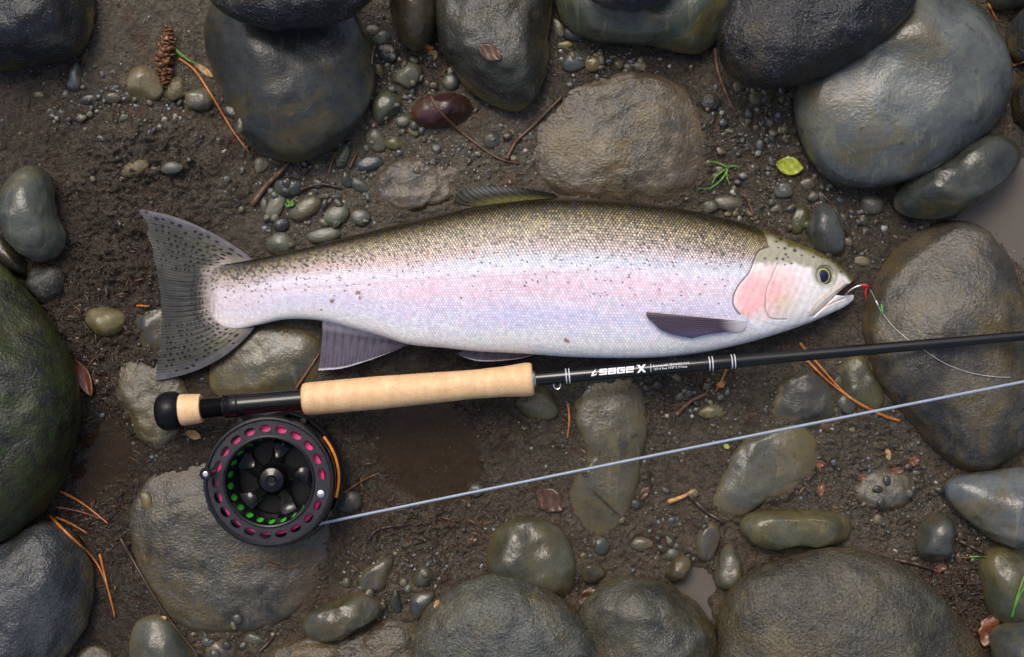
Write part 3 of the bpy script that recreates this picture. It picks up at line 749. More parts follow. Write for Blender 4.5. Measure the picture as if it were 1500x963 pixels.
# loose gravel: small pebbles in the patches where the photo shows gravel
palette = [(.055, .058, .060), (.085, .090, .085), (.040, .042, .046), (.120, .105, .070), (.100, .106, .095), (.075, .055, .042), (.135, .125, .095), (.065, .072, .080)]
PATCH = [(455, 290, 90, 60, 40), (590, 130, 50, 80, 34), (1120, 180, 60, 60, 42), (1100, 290, 70, 40, 24), (1240, 330, 60, 40, 20), (880, 90, 70, 20, 16),
         (130, 150, 60, 40, 16), (600, 860, 70, 40, 14), (960, 780, 80, 50, 16), (1310, 700, 110, 70, 22), (1020, 570, 100, 30, 16), (720, 210, 60, 40, 12),
         (240, 160, 80, 30, 12), (330, 940, 50, 20, 8), (1400, 800, 50, 50, 12), (1460, 350, 50, 30, 6)]
for cx, cy, rx, ry, n in PATCH:
    for _ in range(n):
        x = cx + rx * rng.normal() * .6; y = cy + ry * rng.normal() * .6
        a = rng.uniform(3.5, 8.5); b_ = a * rng.uniform(.55, .95)
        g = hit(x, y)
        if g[2] > 0.012: continue
        c = np.array(palette[rng.randint(len(palette))]) * rng.uniform(.75, 1.15)
        pebble(x, y, a, b_, rng.uniform(0, 180), tuple(c), 'wet' if rng.rand() < .6 else 'smooth',
               'tiny loose pebble pressed into the wet mud', 'tiny loose pebbles in the mud', sink=rng.uniform(.25, .5))

# cobbles of the bank round about, past the picture edge
for _ in range(140):
    while True:
        x, y = (rng.uniform(-700, 2200), rng.uniform(-650, 1600)) if _ < 90 else (rng.uniform(-1800, 3300), rng.uniform(-1600, 2600))
        if not (-220 < x < 1720 and -220 < y < 1180): break
    src = PEB[rng.randint(8)]
    k = rng.randint(8)
    if (k, 'basalt') not in PEBM:
        me = PEB[k][0].copy(); me.materials.clear(); me.materials.append(M['basalt']); PEBM[k, 'basalt'] = me
    a = rng.uniform(50, 150) * S
    o = link('cobble', PEBM[k, 'basalt'], loc=P(x, y, 0)); o.scale = (a / .01, a * rng.uniform(.6, .9) / .01, a * .55 / .01)
    o.rotation_euler = (0, 0, rng.uniform(0, 3)); o.color = (*(np.array(palette[rng.randint(5)]) * .8), 1)
    tag(o, 'rounded cobble strewn over the outer bank away from the trout', 'stone', 'cobbles on the outer bank')

# grit: thousands of grains nobody could count
def grit(n=5000, name='grit', size=(2.0, .7, .6, 4.2), patches=None, label='fine wet grit sprinkled over the mud'):
    V0, F0 = ico(1 if patches is None else 2); Vs = []; Fs = []; Cs = []
    x = rng.uniform(-40, 1540, n); y = rng.uniform(-40, 1000, n)
    keep = noise2(x / 70, y / 70, 44) + rng.uniform(-.5, .5, n) > -0.05
    x, y = x[keep], y[keep]; n = len(x)
    if patches is not None:
        pw = np.array([p[4] for p in patches], float); pi = rng.choice(len(patches), size=n, p=pw / pw.sum()); pa = np.array(patches, float)[pi]
        x = pa[:, 0] + rng.normal(size=n) * pa[:, 2] * .7; y = pa[:, 1] + rng.normal(size=n) * pa[:, 3] * .7
    wx = (x - 750) * S; wy = (481.5 - y) * S; wz = hfun(wx, wy)
    r = rng.gamma(size[0], size[1], n).clip(size[2], size[3]) * S
    for k in range(n):
        s = r[k] * np.array([rng.uniform(.7, 1.2), rng.uniform(.6, 1), rng.uniform(.4, .8)])
        t = rng.uniform(0, 6.28); ca, sa = math.cos(t), math.sin(t)
        W = V0 * (1 + .25 * rng.uniform(-1, 1, (len(V0), 1))) * s
        W = np.stack([W[:, 0] * ca - W[:, 1] * sa, W[:, 0] * sa + W[:, 1] * ca, W[:, 2]], -1)
        Vs.append(W + np.array([wx[k], wy[k], wz[k] - (.2 * s[2] if patches is not None else 0)])); Fs.append(F0 + k * len(V0))
        c = np.array(palette[rng.randint(len(palette))]) * rng.choice([.5, .9, 1.3, 2.2], p=[.3, .35, .25, .1])
        Cs.append(np.tile(c, (len(V0), 1)))
    me = np_mesh(name, np.vstack(Vs), np.vstack(Fs)); vcol(me, np.vstack(Cs))
    o = link(name, me, attr_mat('wet_' + name, 0.2, 0.5, bmp=.4, bscale=500, bdist=.001)); o['kind'] = 'stuff'; o['label'] = label; o['category'] = name
grit(9500)
grit(3600, 'gravel', (3.0, .85, 1.6, 5.5), PATCH + [(700, 250, 200, 50, 30), (1000, 600, 200, 60, 30), (300, 180, 150, 60, 16), (650, 830, 160, 60, 24), (1330, 720, 120, 80, 30), (150, 520, 80, 120, 16)], 'fine dark gravel trodden into the mud')
# ------------------------------------------------------------------ the trout
TOP = np.array([(303, 408), (306, 398), (314, 391), (335, 387), (372, 380), (430, 368), (500, 350), (560, 335), (620, 320), (700, 303), (760, 295), (820, 291), (880, 293),
                (940, 298), (1000, 307), (1060, 320), (1110, 335), (1150, 350), (1190, 365), (1220, 381), (1238, 396), (1249, 407)], float)
BOT = np.array([(303, 445), (306, 458), (314, 470), (330, 479), (350, 482), (380, 476), (420, 468), (470, 470), (520, 482), (560, 493), (600, 505), (650, 510), (700, 515),
                (760, 518), (830, 523), (900, 525), (960, 524), (1020, 518), (1080, 506), (1130, 492), (1180, 475), (1215, 460), (1238, 449), (1249, 440)], float)
WID = np.array([(303, .25), (318, 2.4), (340, 7.5), (370, 15.5), (400, 23), (500, 36), (650, 51), (800, 58), (950, 58), (1050, 54), (1110, 48), (1160, 38), (1200, 28), (1230, 18), (1249, 9)], float)

def smooth_interp(x, pts, sig=6):
    xs = np.arange(pts[0, 0], pts[-1, 0] + .5, 1.0)
    c = crv(pts, 1200); ys = np.interp(xs, c[:, 0], c[:, 1])
    return np.interp(x, xs, ys)
f_top = lambda x: smooth_interp(x, TOP); f_bot = lambda x: smooth_interp(x, BOT)
f_wid = lambda x: np.interp(x, *[a for a in crv(WID, 400).T])
LIFT = 0.006
f_mid = lambda x: LIFT + np.maximum(f_wid(x), 12) * S * 0.93

def dist_poly(x, y, pts):
    """distance from (x,y) arrays to a polyline"""
    pts = np.asarray(pts, float); best = np.full(np.shape(x), 1e9)
    for (ax, ay), (bx, by) in zip(pts[:-1], pts[1:]):
        dx, dy = bx - ax, by - ay; t = np.clip(((x - ax) * dx + (y - ay) * dy) / (dx * dx + dy * dy), 0, 1)
        best = np.minimum(best, np.hypot(x - ax - t * dx, y - ay - t * dy))
    return best

def inside(x, y, poly):
    poly = np.asarray(poly, float); r = np.zeros(np.shape(x), bool); n = len(poly)
    for k in range(n):
        (ax, ay), (bx, by) = poly[k], poly[(k + 1) % n]
        c = (ay > y) != (by > y)
        r ^= c & (x < (bx - ax) * (y - ay) / (by - ay + 1e-12) + ax)
    return r

OPERC = crv([(1119, 364), (1104, 370), (1096, 384), (1089, 401), (1072, 422), (1066, 438), (1067, 449), (1079, 463), (1106, 470), (1130, 474)], 40)
PREOP = crv([(1131, 388), (1123, 405), (1115, 424), (1113, 440), (1114, 455), (1123, 467), (1146, 468)], 30)
MAXI = crv([(1229, 416), (1210, 430), (1192, 446), (1182, 459)], 20)
MOUTH = crv([(1238, 418), (1226, 427), (1212, 440), (1199, 452), (1188, 463)], 20)
JAWL = crv([(1232, 438), (1216, 444), (1200, 452)], 12)
GAP = [(1252, 410), (1240, 417), (1226, 428), (1221, 433), (1232, 434), (1254, 432)]
EYE = (1203, 404)

def trout_body():
    xs = np.concatenate([np.linspace(303, 315, 22)[:-1], np.arange(315, 1236, 1.1), np.linspace(1236, 1249, 16)])
    # angle: upper flank dense, lower side coarse
    up = np.linspace(0, math.pi, 300); dn = np.linspace(math.pi, 2 * math.pi, 62)[1:-1]
    # even spacing of y on the upper side
    tt = np.linspace(-1, 1, 300); tt = np.sign(tt) * (1 - (1 - np.abs(tt)) ** 1.25)
    up = np.arccos(-tt)[::-1] if False else np.arccos(np.clip(tt[::-1], -1, 1))
    ang = np.concatenate([up, dn]); nv = len(ang)
    Xp, An = np.meshgrid(xs, ang, indexing='ij')
    top, bot, wid, mid = (np.broadcast_to(f(xs)[:, None], Xp.shape) for f in (f_top, f_bot, f_wid, f_mid))
    yc = (top + bot) / 2; hy = (bot - top) / 2
    cs, sn = np.cos(An), np.sin(An)                      # cos=+1 -> back
    sup = np.sign(sn) * np.abs(sn) ** 0.68
    Yp = yc - hy * cs
    # thickest a little above the middle; belly thinner
    prof = wid * sup * (1 + 0.06 * cs)
    upper = sn >= -1e-6
    vv = (Yp - top) / (bot - top)
    # ------------- colour and relief in body space
    head = sstep(4, -4, 0) * 0
    ox = np.interp(Yp, OPERC[:, 1], OPERC[:, 0])
    hx = np.where(Yp < 364, 1119 - (364 - Yp) * 0.25 , np.where(Yp > 449, 1067 + (Yp - 449) * 1.1, np.interp(Yp, OPERC[:26, 1], OPERC[:26, 0])))
    headm = sstep(-1.5, 1.5, Xp - hx)
    # scale lattice
    rows = 62.0
    pitch = (f_bot(xs) - f_top(xs)) / rows * 1.30
    a = np.concatenate([[0], np.cumsum(np.diff(xs) / pitch[:-1])])
    A = np.broadcast_to(a[:, None], Xp.shape); B = vv * rows + 0.35 * np.sin(Xp / 60)
    # arcs tighten near edges (foreshortening): use angular coordinate instead of y
    B = (An / math.pi) * rows * 1.0
    B = np.where(An > math.pi, (2 * math.pi - An) / math.pi * rows, B) * .45 + vv * rows * .55
    A = A + .25 * noise2(Xp / 25, Yp / 25, 51); B = B + .25 * noise2(Xp / 30, Yp / 30, 52)
    def lat(A, B, s):
        fa = A + s - np.floor(A + s) - .5; fb = (B + 2 * s * .5) - np.floor(B + s) - .5
        return fa, fb
    r0 = np.floor(B); odd = (r0 % 2) * .5
    best = np.full(A.shape, 9.0); bfa = np.zeros_like(A)
    bid = np.zeros_like(A)
    for dr in (-1, 0, 1):
        rr = r0 + dr; off = (rr % 2) * .5
        for dc in (0, 1):
            ca = np.floor(A - off) + dc + off; cb = rr + .5
            dd = np.hypot((A - ca) * 1.0, (B - cb) * 0.62)
            better = dd < best
            best = np.where(better, dd, best); bfa = np.where(better, A - ca, bfa); bid = np.where(better, ca * 12.9898 + cb * 78.233, bid)
    rid = np.mod(np.abs(np.sin(bid) * 43758.5453), 1.0)
    core = 1 - sstep(0.12, 0.44, best)
    # base colours down the flank
    stops = [(0, (.012, .010, .003)), (.05, (.018, .013, .004)), (.11, (.032, .024, .009)), (.17, (.075, .056, .028)), (.24, (.28, .21, .16)), (.33, (.68, .58, .58)),
             (.42, (.80, .76, .86)), (.58, (.80, .73, .83)), (.75, (.74, .72, .88)), (.86, (.82, .81, .86)), (.92, (.88, .87, .84)), (1, (.88, .87, .85))]
    vs = np.array([s[0] for s in stops]); vc = np.array([s[1] for s in stops])
    va = np.clip(vv + 0.035 * fbm2(Xp / 50, Yp / 18, 4, .6, 61), 0, 1)
    # the dark back narrows towards the tail
    base = np.stack([np.interp(va, vs, vc[:, k]) for k in range(3)], -1)
    def blend(col, c, w): return col * (1 - w[..., None]) + np.array(c) * w[..., None]
    lat_y = np.interp(Xp, [300, 560, 780, 1060], [432, 416, 404, 392])
    pink = np.exp(-((Yp - lat_y - 14 - 12 * sstep(700, 1000, Xp)) / (22 + 8 * noise2(Xp / 45, Yp / 45, 67))) ** 2) * sstep(480, 640, Xp) * sstep(1075, 980, Xp)
    pink = pink * (0.45 + .55 * sstep(-.4, .5, fbm2(Xp / 60, Yp / 16, 5, .65, 62)))
    base = blend(base, (.90, .50, .62), np.clip(pink * .48, 0, 1))
    pk2 = np.exp(-((vv - .30) / .07) ** 2) * sstep(390, 480, Xp) * sstep(760, 600, Xp)
    base = blend(base, (.85, .55, .46), pk2 * .55)
    lav = sstep(.62, .72, vv) * sstep(.9, .82, vv) * sstep(-.1, .5, fbm2(Xp / 60, Yp / 30, 3, .5, 63) + .25) * sstep(560, 700, Xp)
    base = blend(base, (.62, .58, .92), lav * .34)
    cyan = np.exp(-((vv - .40) / .05) ** 2) * sstep(600, 700, Xp)
    base = blend(base, (.74, .80, .92), cyan * .75)
    tailp = sstep(430, 330, Xp)
    base = blend(base, (.66, .56, .57), tailp * .55 * sstep(.1, .3, vv))
    # scale pigment: dark rims on the back, faint rims on the flank
    rim_dark = np.interp(vv, [0, .1, .2, .32, .45, .7, .95, 1], [.93, .96, .95, .76, .30, .34, .26, .14])
    bright = np.interp(vv, [0, .06, .12, .2, .3, .42, 1], [.01, .10, .42, .72, .5, .10, .05])
    gold = np.stack([np.interp(vv, [0, .1, .2, .3, .5], [.32, .70, .85, .88, .9]), np.interp(vv, [0, .1, .2, .3, .5], [.25, .55, .74, .80, .86]),
                     np.interp(vv, [0, .1, .2, .3, .5], [.08, .20, .48, .70, .9])], -1)
    sc = base * (1 - (rim_dark * (1 - core))[..., None] * np.array((.92, .95, .95)))
    wgt = core * bright * (0.55 + .6 * rid)
    sc = sc * (1 - np.clip(wgt, 0, 1)[..., None]) + gold * np.clip(wgt, 0, 1)[..., None]
    # every scale a little different: silver, rose, blue or dull
    hue = np.mod(rid * 7.31, 1.0); lum = (rid - .5) * np.interp(vv, [0, .3, .5, 1], [.2, .35, .26, .22])
    sc = sc * (1 + lum[..., None]) * (1 + (.10 * (hue - .5))[..., None] * np.array((1.0, -.4, -.9)))
    brk = fbm2(Xp / 9, Yp / 5, 3, .6, 64)
    sc = sc * (1 + .10 * brk[..., None] * np.array((.6, 1.0, .6)))
    sc = blend(sc, (.45, .37, .35), sstep(352, 312, Xp + 10 * noise2(Xp / 6, Yp / 6, 68)) * .5 * sstep(-.2, .5, fbm2(Xp / 3.5, Yp / 5, 2, .6, 69)))
    sc = blend(sc, (.22, .19, .16), sstep(330, 303, Xp + 9 * noise2(Xp / 4, Yp / 4, 66) + 5 * core) * .85)
    # lateral line
    ll = np.exp(-((Yp - lat_y) / 1.4) ** 2) * sstep(1080, 1050, Xp) * sstep(310, 360, Xp)
    sc = blend(sc, (.55, .42, .45), ll * .45)
    # black spots sitting between scales
    spot = np.zeros_like(Xp)
    R2 = np.random.RandomState(11)
    marks = []
    for gx0 in np.arange(312, 1086, 6.4):           # marks spread evenly, thick on the shoulder, thin on the flank
        for v in np.arange(.05, .66, .032):
            pr = np.interp(v, [.05, .12, .17, .33, .40, .60], [.45, .75, .90, .70, .22, .05]) + (.10 if v > .35 and (gx0 > 930 or gx0 < 470) and v < .6 else 0)
            if gx0 < 480: pr *= np.interp(v, [.05, .2, .6], [1, .8, .9])
            if R2.rand() < pr: marks.append((gx0 + R2.uniform(-3, 3), v + R2.uniform(-.014, .014)))
    for x, v in marks:
        t_, b__ = f_top(np.array([x]))[0], f_bot(np.array([x]))[0]
        y = t_ + v * (b__ - t_)
        i0, i1 = np.searchsorted(xs, [x - 6, x + 6])
        sub = (slice(i0, i1), slice(0, 300))
        dx = Xp[sub] - x; dy = Yp[sub] - y
        th = R2.uniform(-.9, .9) + .6; rx = R2.uniform(1.4, 2.9) * (1.15 if v < .3 else .8); ry = R2.uniform(1.0, 1.6) * (1.1 if v < .3 else .8)
        e = ((dx * math.cos(th) + dy * math.sin(th)) / rx) ** 2 + ((-dx * math.sin(th) + dy * math.cos(th)) / ry) ** 2
        spot[sub] = np.maximum(spot[sub], sstep(1.7, .5, e) * R2.uniform(.6, 1))
    sc = blend(sc, (.022, .022, .045), np.clip(spot * (1 - headm), 0, 1) * .92)
    # ------------- head
    yt = Yp - top
    hc = np.zeros_like(sc) + np.array((.82, .80, .78))
    olive = sstep(392, 384, Yp + 5 * noise2(Xp / 9, Yp / 9, 71) - 14 * sstep(1150, 1220, Xp))
    hc = blend(hc, (.36, .34, .25), olive)
    hc = blend(hc, (.10, .085, .020), sstep(17, 6, yt + 4 * noise2(Xp / 14, Yp / 8, 72)) * sstep(1072, 1100, Xp))
    pk = np.exp(-((Xp - 1092) / 22) ** 2 - ((Yp - 432) / 30) ** 2) * sstep(385, 393, Yp)
    pk = sstep(.28, .55, pk + .12 * fbm2(Xp / 12, Yp / 12, 3, .6, 76)) * .62 + pk * .35
    hc = blend(hc, (.90, .48, .52), np.clip(pk, 0, .9) * sstep(385, 391, Yp))
    pk = np.exp(-((Xp - 1129) / 14) ** 2 - ((Yp - 432) / 27) ** 2) * (.8 + .5 * fbm2(Xp / 8, Yp / 12, 3, .6, 73))
    hc = blend(hc, (.92, .42, .36), np.clip(pk * .95, 0, .8))
    wide = np.exp(-((Xp - 1112) / 42) ** 2 - ((Yp - 428) / 34) ** 2) * sstep(386, 392, Yp)
    hc = blend(hc, (.92, .50, .48), wide * .75)
    pk = np.exp(-((Xp - 1150) / 14) ** 2 - ((Yp - 415) / 22) ** 2) * sstep(388, 396, Yp)
    hc = blend(hc, (.88, .62, .62), pk * .6)
    pk = np.exp(-((Xp - 1140) / 18) ** 2 - ((Yp - 445) / 12) ** 2)
    hc = blend(hc, (.72, .66, .42), pk * .55)
    hc = blend(hc, (.30, .285, .21), sstep(25, 15, np.hypot(Xp - 1203, (Yp - 402) * 1.05)) * .85)
    hc = blend(hc, (.80, .28, .16), np.exp(-((Xp - 1074) / 14) ** 2 - ((Yp - 463) / 9) ** 2) * .9)
    hc = blend(hc, (.86, .85, .86), sstep(466, 474, Yp - (Xp - 1100) * -.05))
    dm = dist_poly(Xp, Yp, MAXI)
    hc = blend(hc, (.70, .58, .42), sstep(4.6, 2.6, dm) * .8); hc = blend(hc, (.78, .72, .70), sstep(1.9, .7, dm) * .8)
    hc = blend(hc, (.42, .30, .20), sstep(1.5, .3, np.abs(dm - 4.4)) * .45 * sstep(1178, 1184, Xp))
    hc = blend(hc, (.30, .17, .12), sstep(1.8, .4, dist_poly(Xp, Yp, MOUTH)) * .8)
    hc = blend(hc, (.60, .42, .28), sstep(2.4, .6, dist_poly(Xp, Yp, JAWL)) * .6)
    hc = blend(hc, (.30, .18, .15), sstep(1.5, .3, dist_poly(Xp, Yp, PREOP)) * .7)
    hc = blend(hc, (.62, .48, .44), sstep(1.6, .3, dist_poly(Xp, Yp, crv([(1090, 462), (1120, 474), (1160, 478), (1200, 465)], 20))) * .5)
    hc = blend(hc, (.70, .66, .64), sstep(1.3, .3, np.abs(np.mod((Yp - 470) + (Xp - 1120) * .35, 7) - 3.5)) * .35 * sstep(468, 474, Yp) * sstep(1170, 1130, Xp))
    for hxp, hyp, hr in [(1115, 352, 2.2), (1131, 356, 2), (1139, 352, 2.4), (1143, 366, 2.6), (1158, 369, 3), (1150, 362, 1.6), (1133, 365, 1.6), (1112, 381, 2), (1130, 381, 2),
                         (1139, 382, 2.3), (1144, 375, 2), (1147, 379, 1.7), (1152, 388, 1.8), (1142, 390, 1.6), (1168, 376, 1.8), (1186, 378, 2.2), (1191, 370, 1.8), (1199, 378, 1.8),
                         (1209, 378, 2.2), (1217, 384, 2), (1229, 388, 2.6), (1236, 395, 2), (1228, 399, 1.8), (1222, 379, 1.6), (1175, 361, 1.6), (1165, 357, 1.6)]:
        hc = blend(hc, (.035, .03, .03), sstep(1.35, .6, np.hypot((Xp - hxp) / hr, (Yp - hyp) / hr / .85)) * .9)
    hc = hc * (1 + .12 * fbm2(Xp / 7, Yp / 7, 4, .65, 74) + .06 * np.sin((Xp - 1060) * .5 + Yp * .22 + 2 * noise2(Xp / 20, Yp / 20, 75)))[..., None]
    col = sc * (1 - headm[..., None]) + hc * headm[..., None]
    col = blend(col, (.10, .065, .05), sstep(1.7, .5, dist_poly(Xp, Yp, OPERC[:28])) * .85)
    gapm = inside(Xp, Yp, GAP)
    col = np.where(gapm[..., None], np.array((.05, .018, .014)), col)
    # smear of mud on the flank
    for mx, my, mr in ((490, 442, 5), (529, 430, 5), (531, 438, 4), (829, 499, 5), (474, 455, 2.5)):
        dmud = np.hypot(Xp - mx, (Yp - my) * 1.2) + 3 * noise2(Xp / 4, Yp / 4, 81)
        col = blend(col, (.20, .13, .06), sstep(mr, mr * .5, dmud) * .85)
    col *= (1 + .05 * fbm2(Xp / 8, Yp / 8, 2, .5, 91))[..., None]
    # ------------- relief (pixels of thickness)
    rel = (1 - headm) * (core * .5 + .55 * (.6 + .8 * rid) * np.clip(.5 - bfa, 0, 1)) * np.interp(vv, [0, .05, .95, 1], [.4, 1, 1, .4])
    rel += 0.2 * sstep(-1, 4, Xp - hx) * sstep(355, 372, Yp) - 1.2 * sstep(1.8, 0, dist_poly(Xp, Yp, OPERC[:28]))
    rel -= .8 * sstep(2.0, .3, dist_poly(Xp, Yp, PREOP))
    rel += 1.0 * sstep(5.2, 3.2, dm) * sstep(1176, 1183, Xp)
    rel -= 2.6 * sstep(3.0, .5, dist_poly(Xp, Yp, MOUTH))
    rel -= 1.0 * sstep(2.4, .3, dist_poly(Xp, Yp, JAWL))
    de = np.hypot(Xp - EYE[0], Yp - EYE[1])
    rel += .5 * np.exp(-((de - 16.5) / 2.5) ** 2) - 3.5 * sstep(15.5, 12, de)
    rel += headm * .35 * fbm2(Xp / 18, Yp / 14, 2, .5, 95)
    zoff = prof + np.sign(sn) * rel * np.clip(np.abs(sn) * 2, 0, 1)
    zoff = np.where(gapm, zoff * 0.12, zoff)
    Z = mid + zoff * S
    W3 = PP(np.stack([Xp, Yp], -1), mid); W3[..., 2] = Z
    nu = len(xs)
    V = W3.reshape(-1, 3); F = grid_faces(nu, nv, wrap_v=True)
    me = np_mesh('body', np.vstack([V, W3[0].mean(0)[None], W3[-1].mean(0)[None]]), F)
    bm = bmesh.new(); bm.from_mesh(me); bm.verts.ensure_lookup_table(); n0 = len(V)
    for j in range(nv):
        k = (j + 1) % nv
        bm.faces.new((bm.verts[k], bm.verts[j], bm.verts[n0])).smooth = True
        bm.faces.new((bm.verts[(nu - 1) * nv + j], bm.verts[(nu - 1) * nv + k], bm.verts[n0 + 1])).smooth = True
    bmesh.ops.recalc_face_normals(bm, faces=bm.faces); bm.to_mesh(me); bm.free()
    cc = np.clip(col.reshape(-1, 3) * np.array((.93, .93, .94)), 0.004, .85)
    vcol(me, np.vstack([cc, cc[:nv].mean(0)[None], cc[-nv:].mean(0)[None]]))
    return me

m, nt, b = nodes_of('trout_skin')
a = nd(nt, 'ShaderNodeAttribute', attribute_name='col')
nt.links.new(a.outputs['Color'], b.inputs['Base Color'])
b.inputs['Roughness'].default_value = 0.2; b.inputs['Specular IOR Level'].default_value = 0.3
b.inputs['Coat Weight'].default_value = 0.0; b.inputs['Coat Roughness'].default_value = 0.15
b.inputs['Subsurface Weight'].default_value = 0.0
M['skin'] = m

fish_ctr = P(780, 420, LIFT); fish_ctr[2] = 0
fish = thing('trout', 'large silver rainbow trout with pink flank band lying on its side on the mud', 'fish', tuple(fish_ctr))
def fishpart(name, me, mat):
    me.transform(Matrix.Translation((-fish_ctr[0], -fish_ctr[1], -fish_ctr[2])))
    return link(name, me, mat, fish)
fishpart('body', trout_body(), M['skin'])

def body_z(x, y):
    x = np.asarray(x, float); y = np.asarray(y, float)
    t, bt, w, md = f_top(x), f_bot(x), f_wid(x), f_mid(x)
    cs = np.clip(((t + bt) / 2 - y) / ((bt - t) / 2), -1, 1); sn = np.sqrt(1 - cs ** 2)
    return md + w * sn ** .68 * (1 + .06 * cs) * S

def fin(name, base, midc, tip, zfun, colfun, nrays, ns=160, ntt=110, thick=(1.6, .5), ridge=.35, mat=None, wob=.006):
    """fan of rays between three pixel curves (root, middle, edge); closed thin shell"""
    s = np.linspace(0, 1, ns); t = np.linspace(0, 1, ntt)
    Bc, Tc = crv(base, t=s), crv(tip, t=s)
    Mc = crv(midc, t=s) if midc is not None else (Bc + Tc) / 2
    Cc = 2 * Mc - .5 * (Bc + Tc)
    T = t[None, :, None]
    XY = Bc[:, None] * (1 - T) ** 2 + 2 * Cc[:, None] * T * (1 - T) + Tc[:, None] * T ** 2
    Sg, Tg = np.meshgrid(s, t, indexing='ij')
    # ragged edge
    XY = XY + (Tg ** 6)[..., None] * (Bc - Tc)[:, None] * (wob * noise2(Sg * nrays * .5, Tg * 0, 3) + wob * noise2(Sg * nrays * 2.1, Tg * 0, 4))[..., None]
    ph = Sg * nrays
    ray = np.abs(np.sin(math.pi * ph)) ** .7
    z = zfun(XY[..., 0], XY[..., 1], Sg, Tg)
    split = np.abs(np.sin(math.pi * ph * 2)) ** .7
    rr = ray * (1 - sstep(.35, .8, Tg)) + split * sstep(.35, .8, Tg)
    th = (thick[0] * (1 - Tg) + thick[1] * Tg) * S
    edge = np.minimum(1, np.minimum(Sg, 1 - Sg) * 30) * .85 + .15
    zt = z + (th * edge + ridge * S * rr * (1 - .4 * Tg)); zb = z - th * edge * .5
    Pt = PP(XY, z); Vt = Pt.copy(); Vt[..., 2] = zt; Vb = Pt.copy(); Vb[..., 2] = zb
    F1 = grid_faces(ns, ntt); F2 = grid_faces(ns, ntt, off=ns * ntt)[:, ::-1]
    idx = np.arange(ns * ntt).reshape(ns, ntt)
    bd = np.concatenate([idx[:, 0], idx[-1, 1:], idx[-2::-1, -1], idx[0, -2:0:-1]])
    nb = np.roll(bd, -1); F3 = np.stack([bd, nb, nb + ns * ntt, bd + ns * ntt], -1)
    me = np_mesh(name, np.vstack([Vt.reshape(-1, 3), Vb.reshape(-1, 3)]), np.vstack([F1, F2, F3])); fix_normals(me)
    col = np.clip(colfun(XY[..., 0], XY[..., 1], Sg, Tg, ph, rr), .004, .9).reshape(-1, 3)
    vcol(me, np.vstack([col, col])); 
    return fishpart(name, me, mat or M['fin'])
M['fin'] = attr_mat('fin_membrane', 0.16, 0.10, 0.0)

def mixc(a, b_, w): return np.asarray(a) * (1 - w[..., None]) + np.asarray(b_) * w[..., None]

def tail_col(x, y, s, t, ph, rr):
    c = mixc((.030, .031, .029), (.066, .067, .060), rr * .75)
    mid_ = np.exp(-((s - .52) / .17) ** 2)
    c = mixc(c, (.020, .022, .026), mid_ * .75 * (1 - rr * .6))
    c = mixc(c, (.12, .115, .065), sstep(.55, .1, t) * sstep(.2, .45, np.abs(s - .5)) * .5)
    c = mixc(c, (.11, .105, .13), sstep(.10, .0, np.minimum(s, 1 - s)) * .7)
    c = mixc(c, (.34, .29, .26), sstep(.26, .0, t + .10 * noise2(s * 40, t * 3, 6)) * .75 * sstep(.0, .2, np.minimum(s, 1 - s)))
    # rows of dark dashes between the rays
    R3 = np.random.RandomState(5); sp = np.zeros_like(s)
    for k in range(int(ph.max()) + 1):
        ctr = (k + .5) / ph.max() if ph.max() else 0
        if not (.04 < ctr < .97): continue
        lim = .92 if abs(ctr - .5) > .18 else .35
        tt = R3.uniform(.05, .14)
        while tt < lim:
            L = R3.uniform(.013, .026); wdt = R3.uniform(.0065, .0105)
            e = ((s - ctr - R3.uniform(-.004, .004)) / wdt) ** 2 + ((t - tt) / L) ** 2
            sp = np.maximum(sp, sstep(1.6, .5, e) * (R3.rand() < .8)); tt += R3.uniform(.055, .10)
    c = mixc(c, (.012, .012, .014), sp * .95)
    for k in range(8):       # dark streaks along the middle rays
        s0 = R3.uniform(.36, .66); c = mixc(c, (.02, .02, .022), np.exp(-((s - s0) / .006) ** 2) * sstep(.05, .2, t) * sstep(1, .7, t) * .8)
    return c * (1 + .25 * fbm2(x / 14, y / 14, 3, .5, 8))[..., None]
def tail_z(x, y, s, t): return (0.0118 + 0.0010 * t + .0020 * t * np.sin(t * 4 + s * 7))
fin('tail_fin', [(372, 381), (340, 386), (318, 392), (309, 408), (307, 428), (309, 448), (318, 466), (338, 478), (374, 479)],
    [(290, 331), (274, 350), (268, 378), (266, 408), (268, 430), (271, 455), (277, 485), (290, 515), (312, 532)],
    [(206, 307), (214, 330), (223, 366), (230, 400), (235, 432), (237, 462), (236, 495), (232, 525), (227, 558)],
    tail_z, tail_col, 30, 300, 170, wob=.03)

def dors_col(x, y, s, t, ph, rr):
    c = mixc((.014, .013, .010), (.055, .052, .036), rr * .8)
    c = mixc(c, (.20, .19, .05), sstep(.55, .1, t) * .55)
    sp = sstep(.72, .95, np.sin(ph * math.pi * 2 + 1.3) * np.sin(t * 26 + 3 * s))
    c = mixc(c, (.012, .012, .012), sp)
    return mixc(c, (.34, .34, .36), np.exp(-((t - .8) / .2) ** 2) * sstep(.35, .1, np.abs(s - .42)) * rr * .35)  # pale highlight painted into the colour of the outer rays
fin('dorsal_fin', [(706, 304), (740, 299), (790, 294), (826, 293)], [(675, 301), (712, 288), (765, 284), (818, 289)], [(664, 298), (680, 276), (752, 274), (812, 284)],
    lambda x, y, s, t: f_mid(np.clip(x, 640, 840)) + .0004 * np.sin(s * 9) + .006 * t, dors_col, 11, 150, 70)

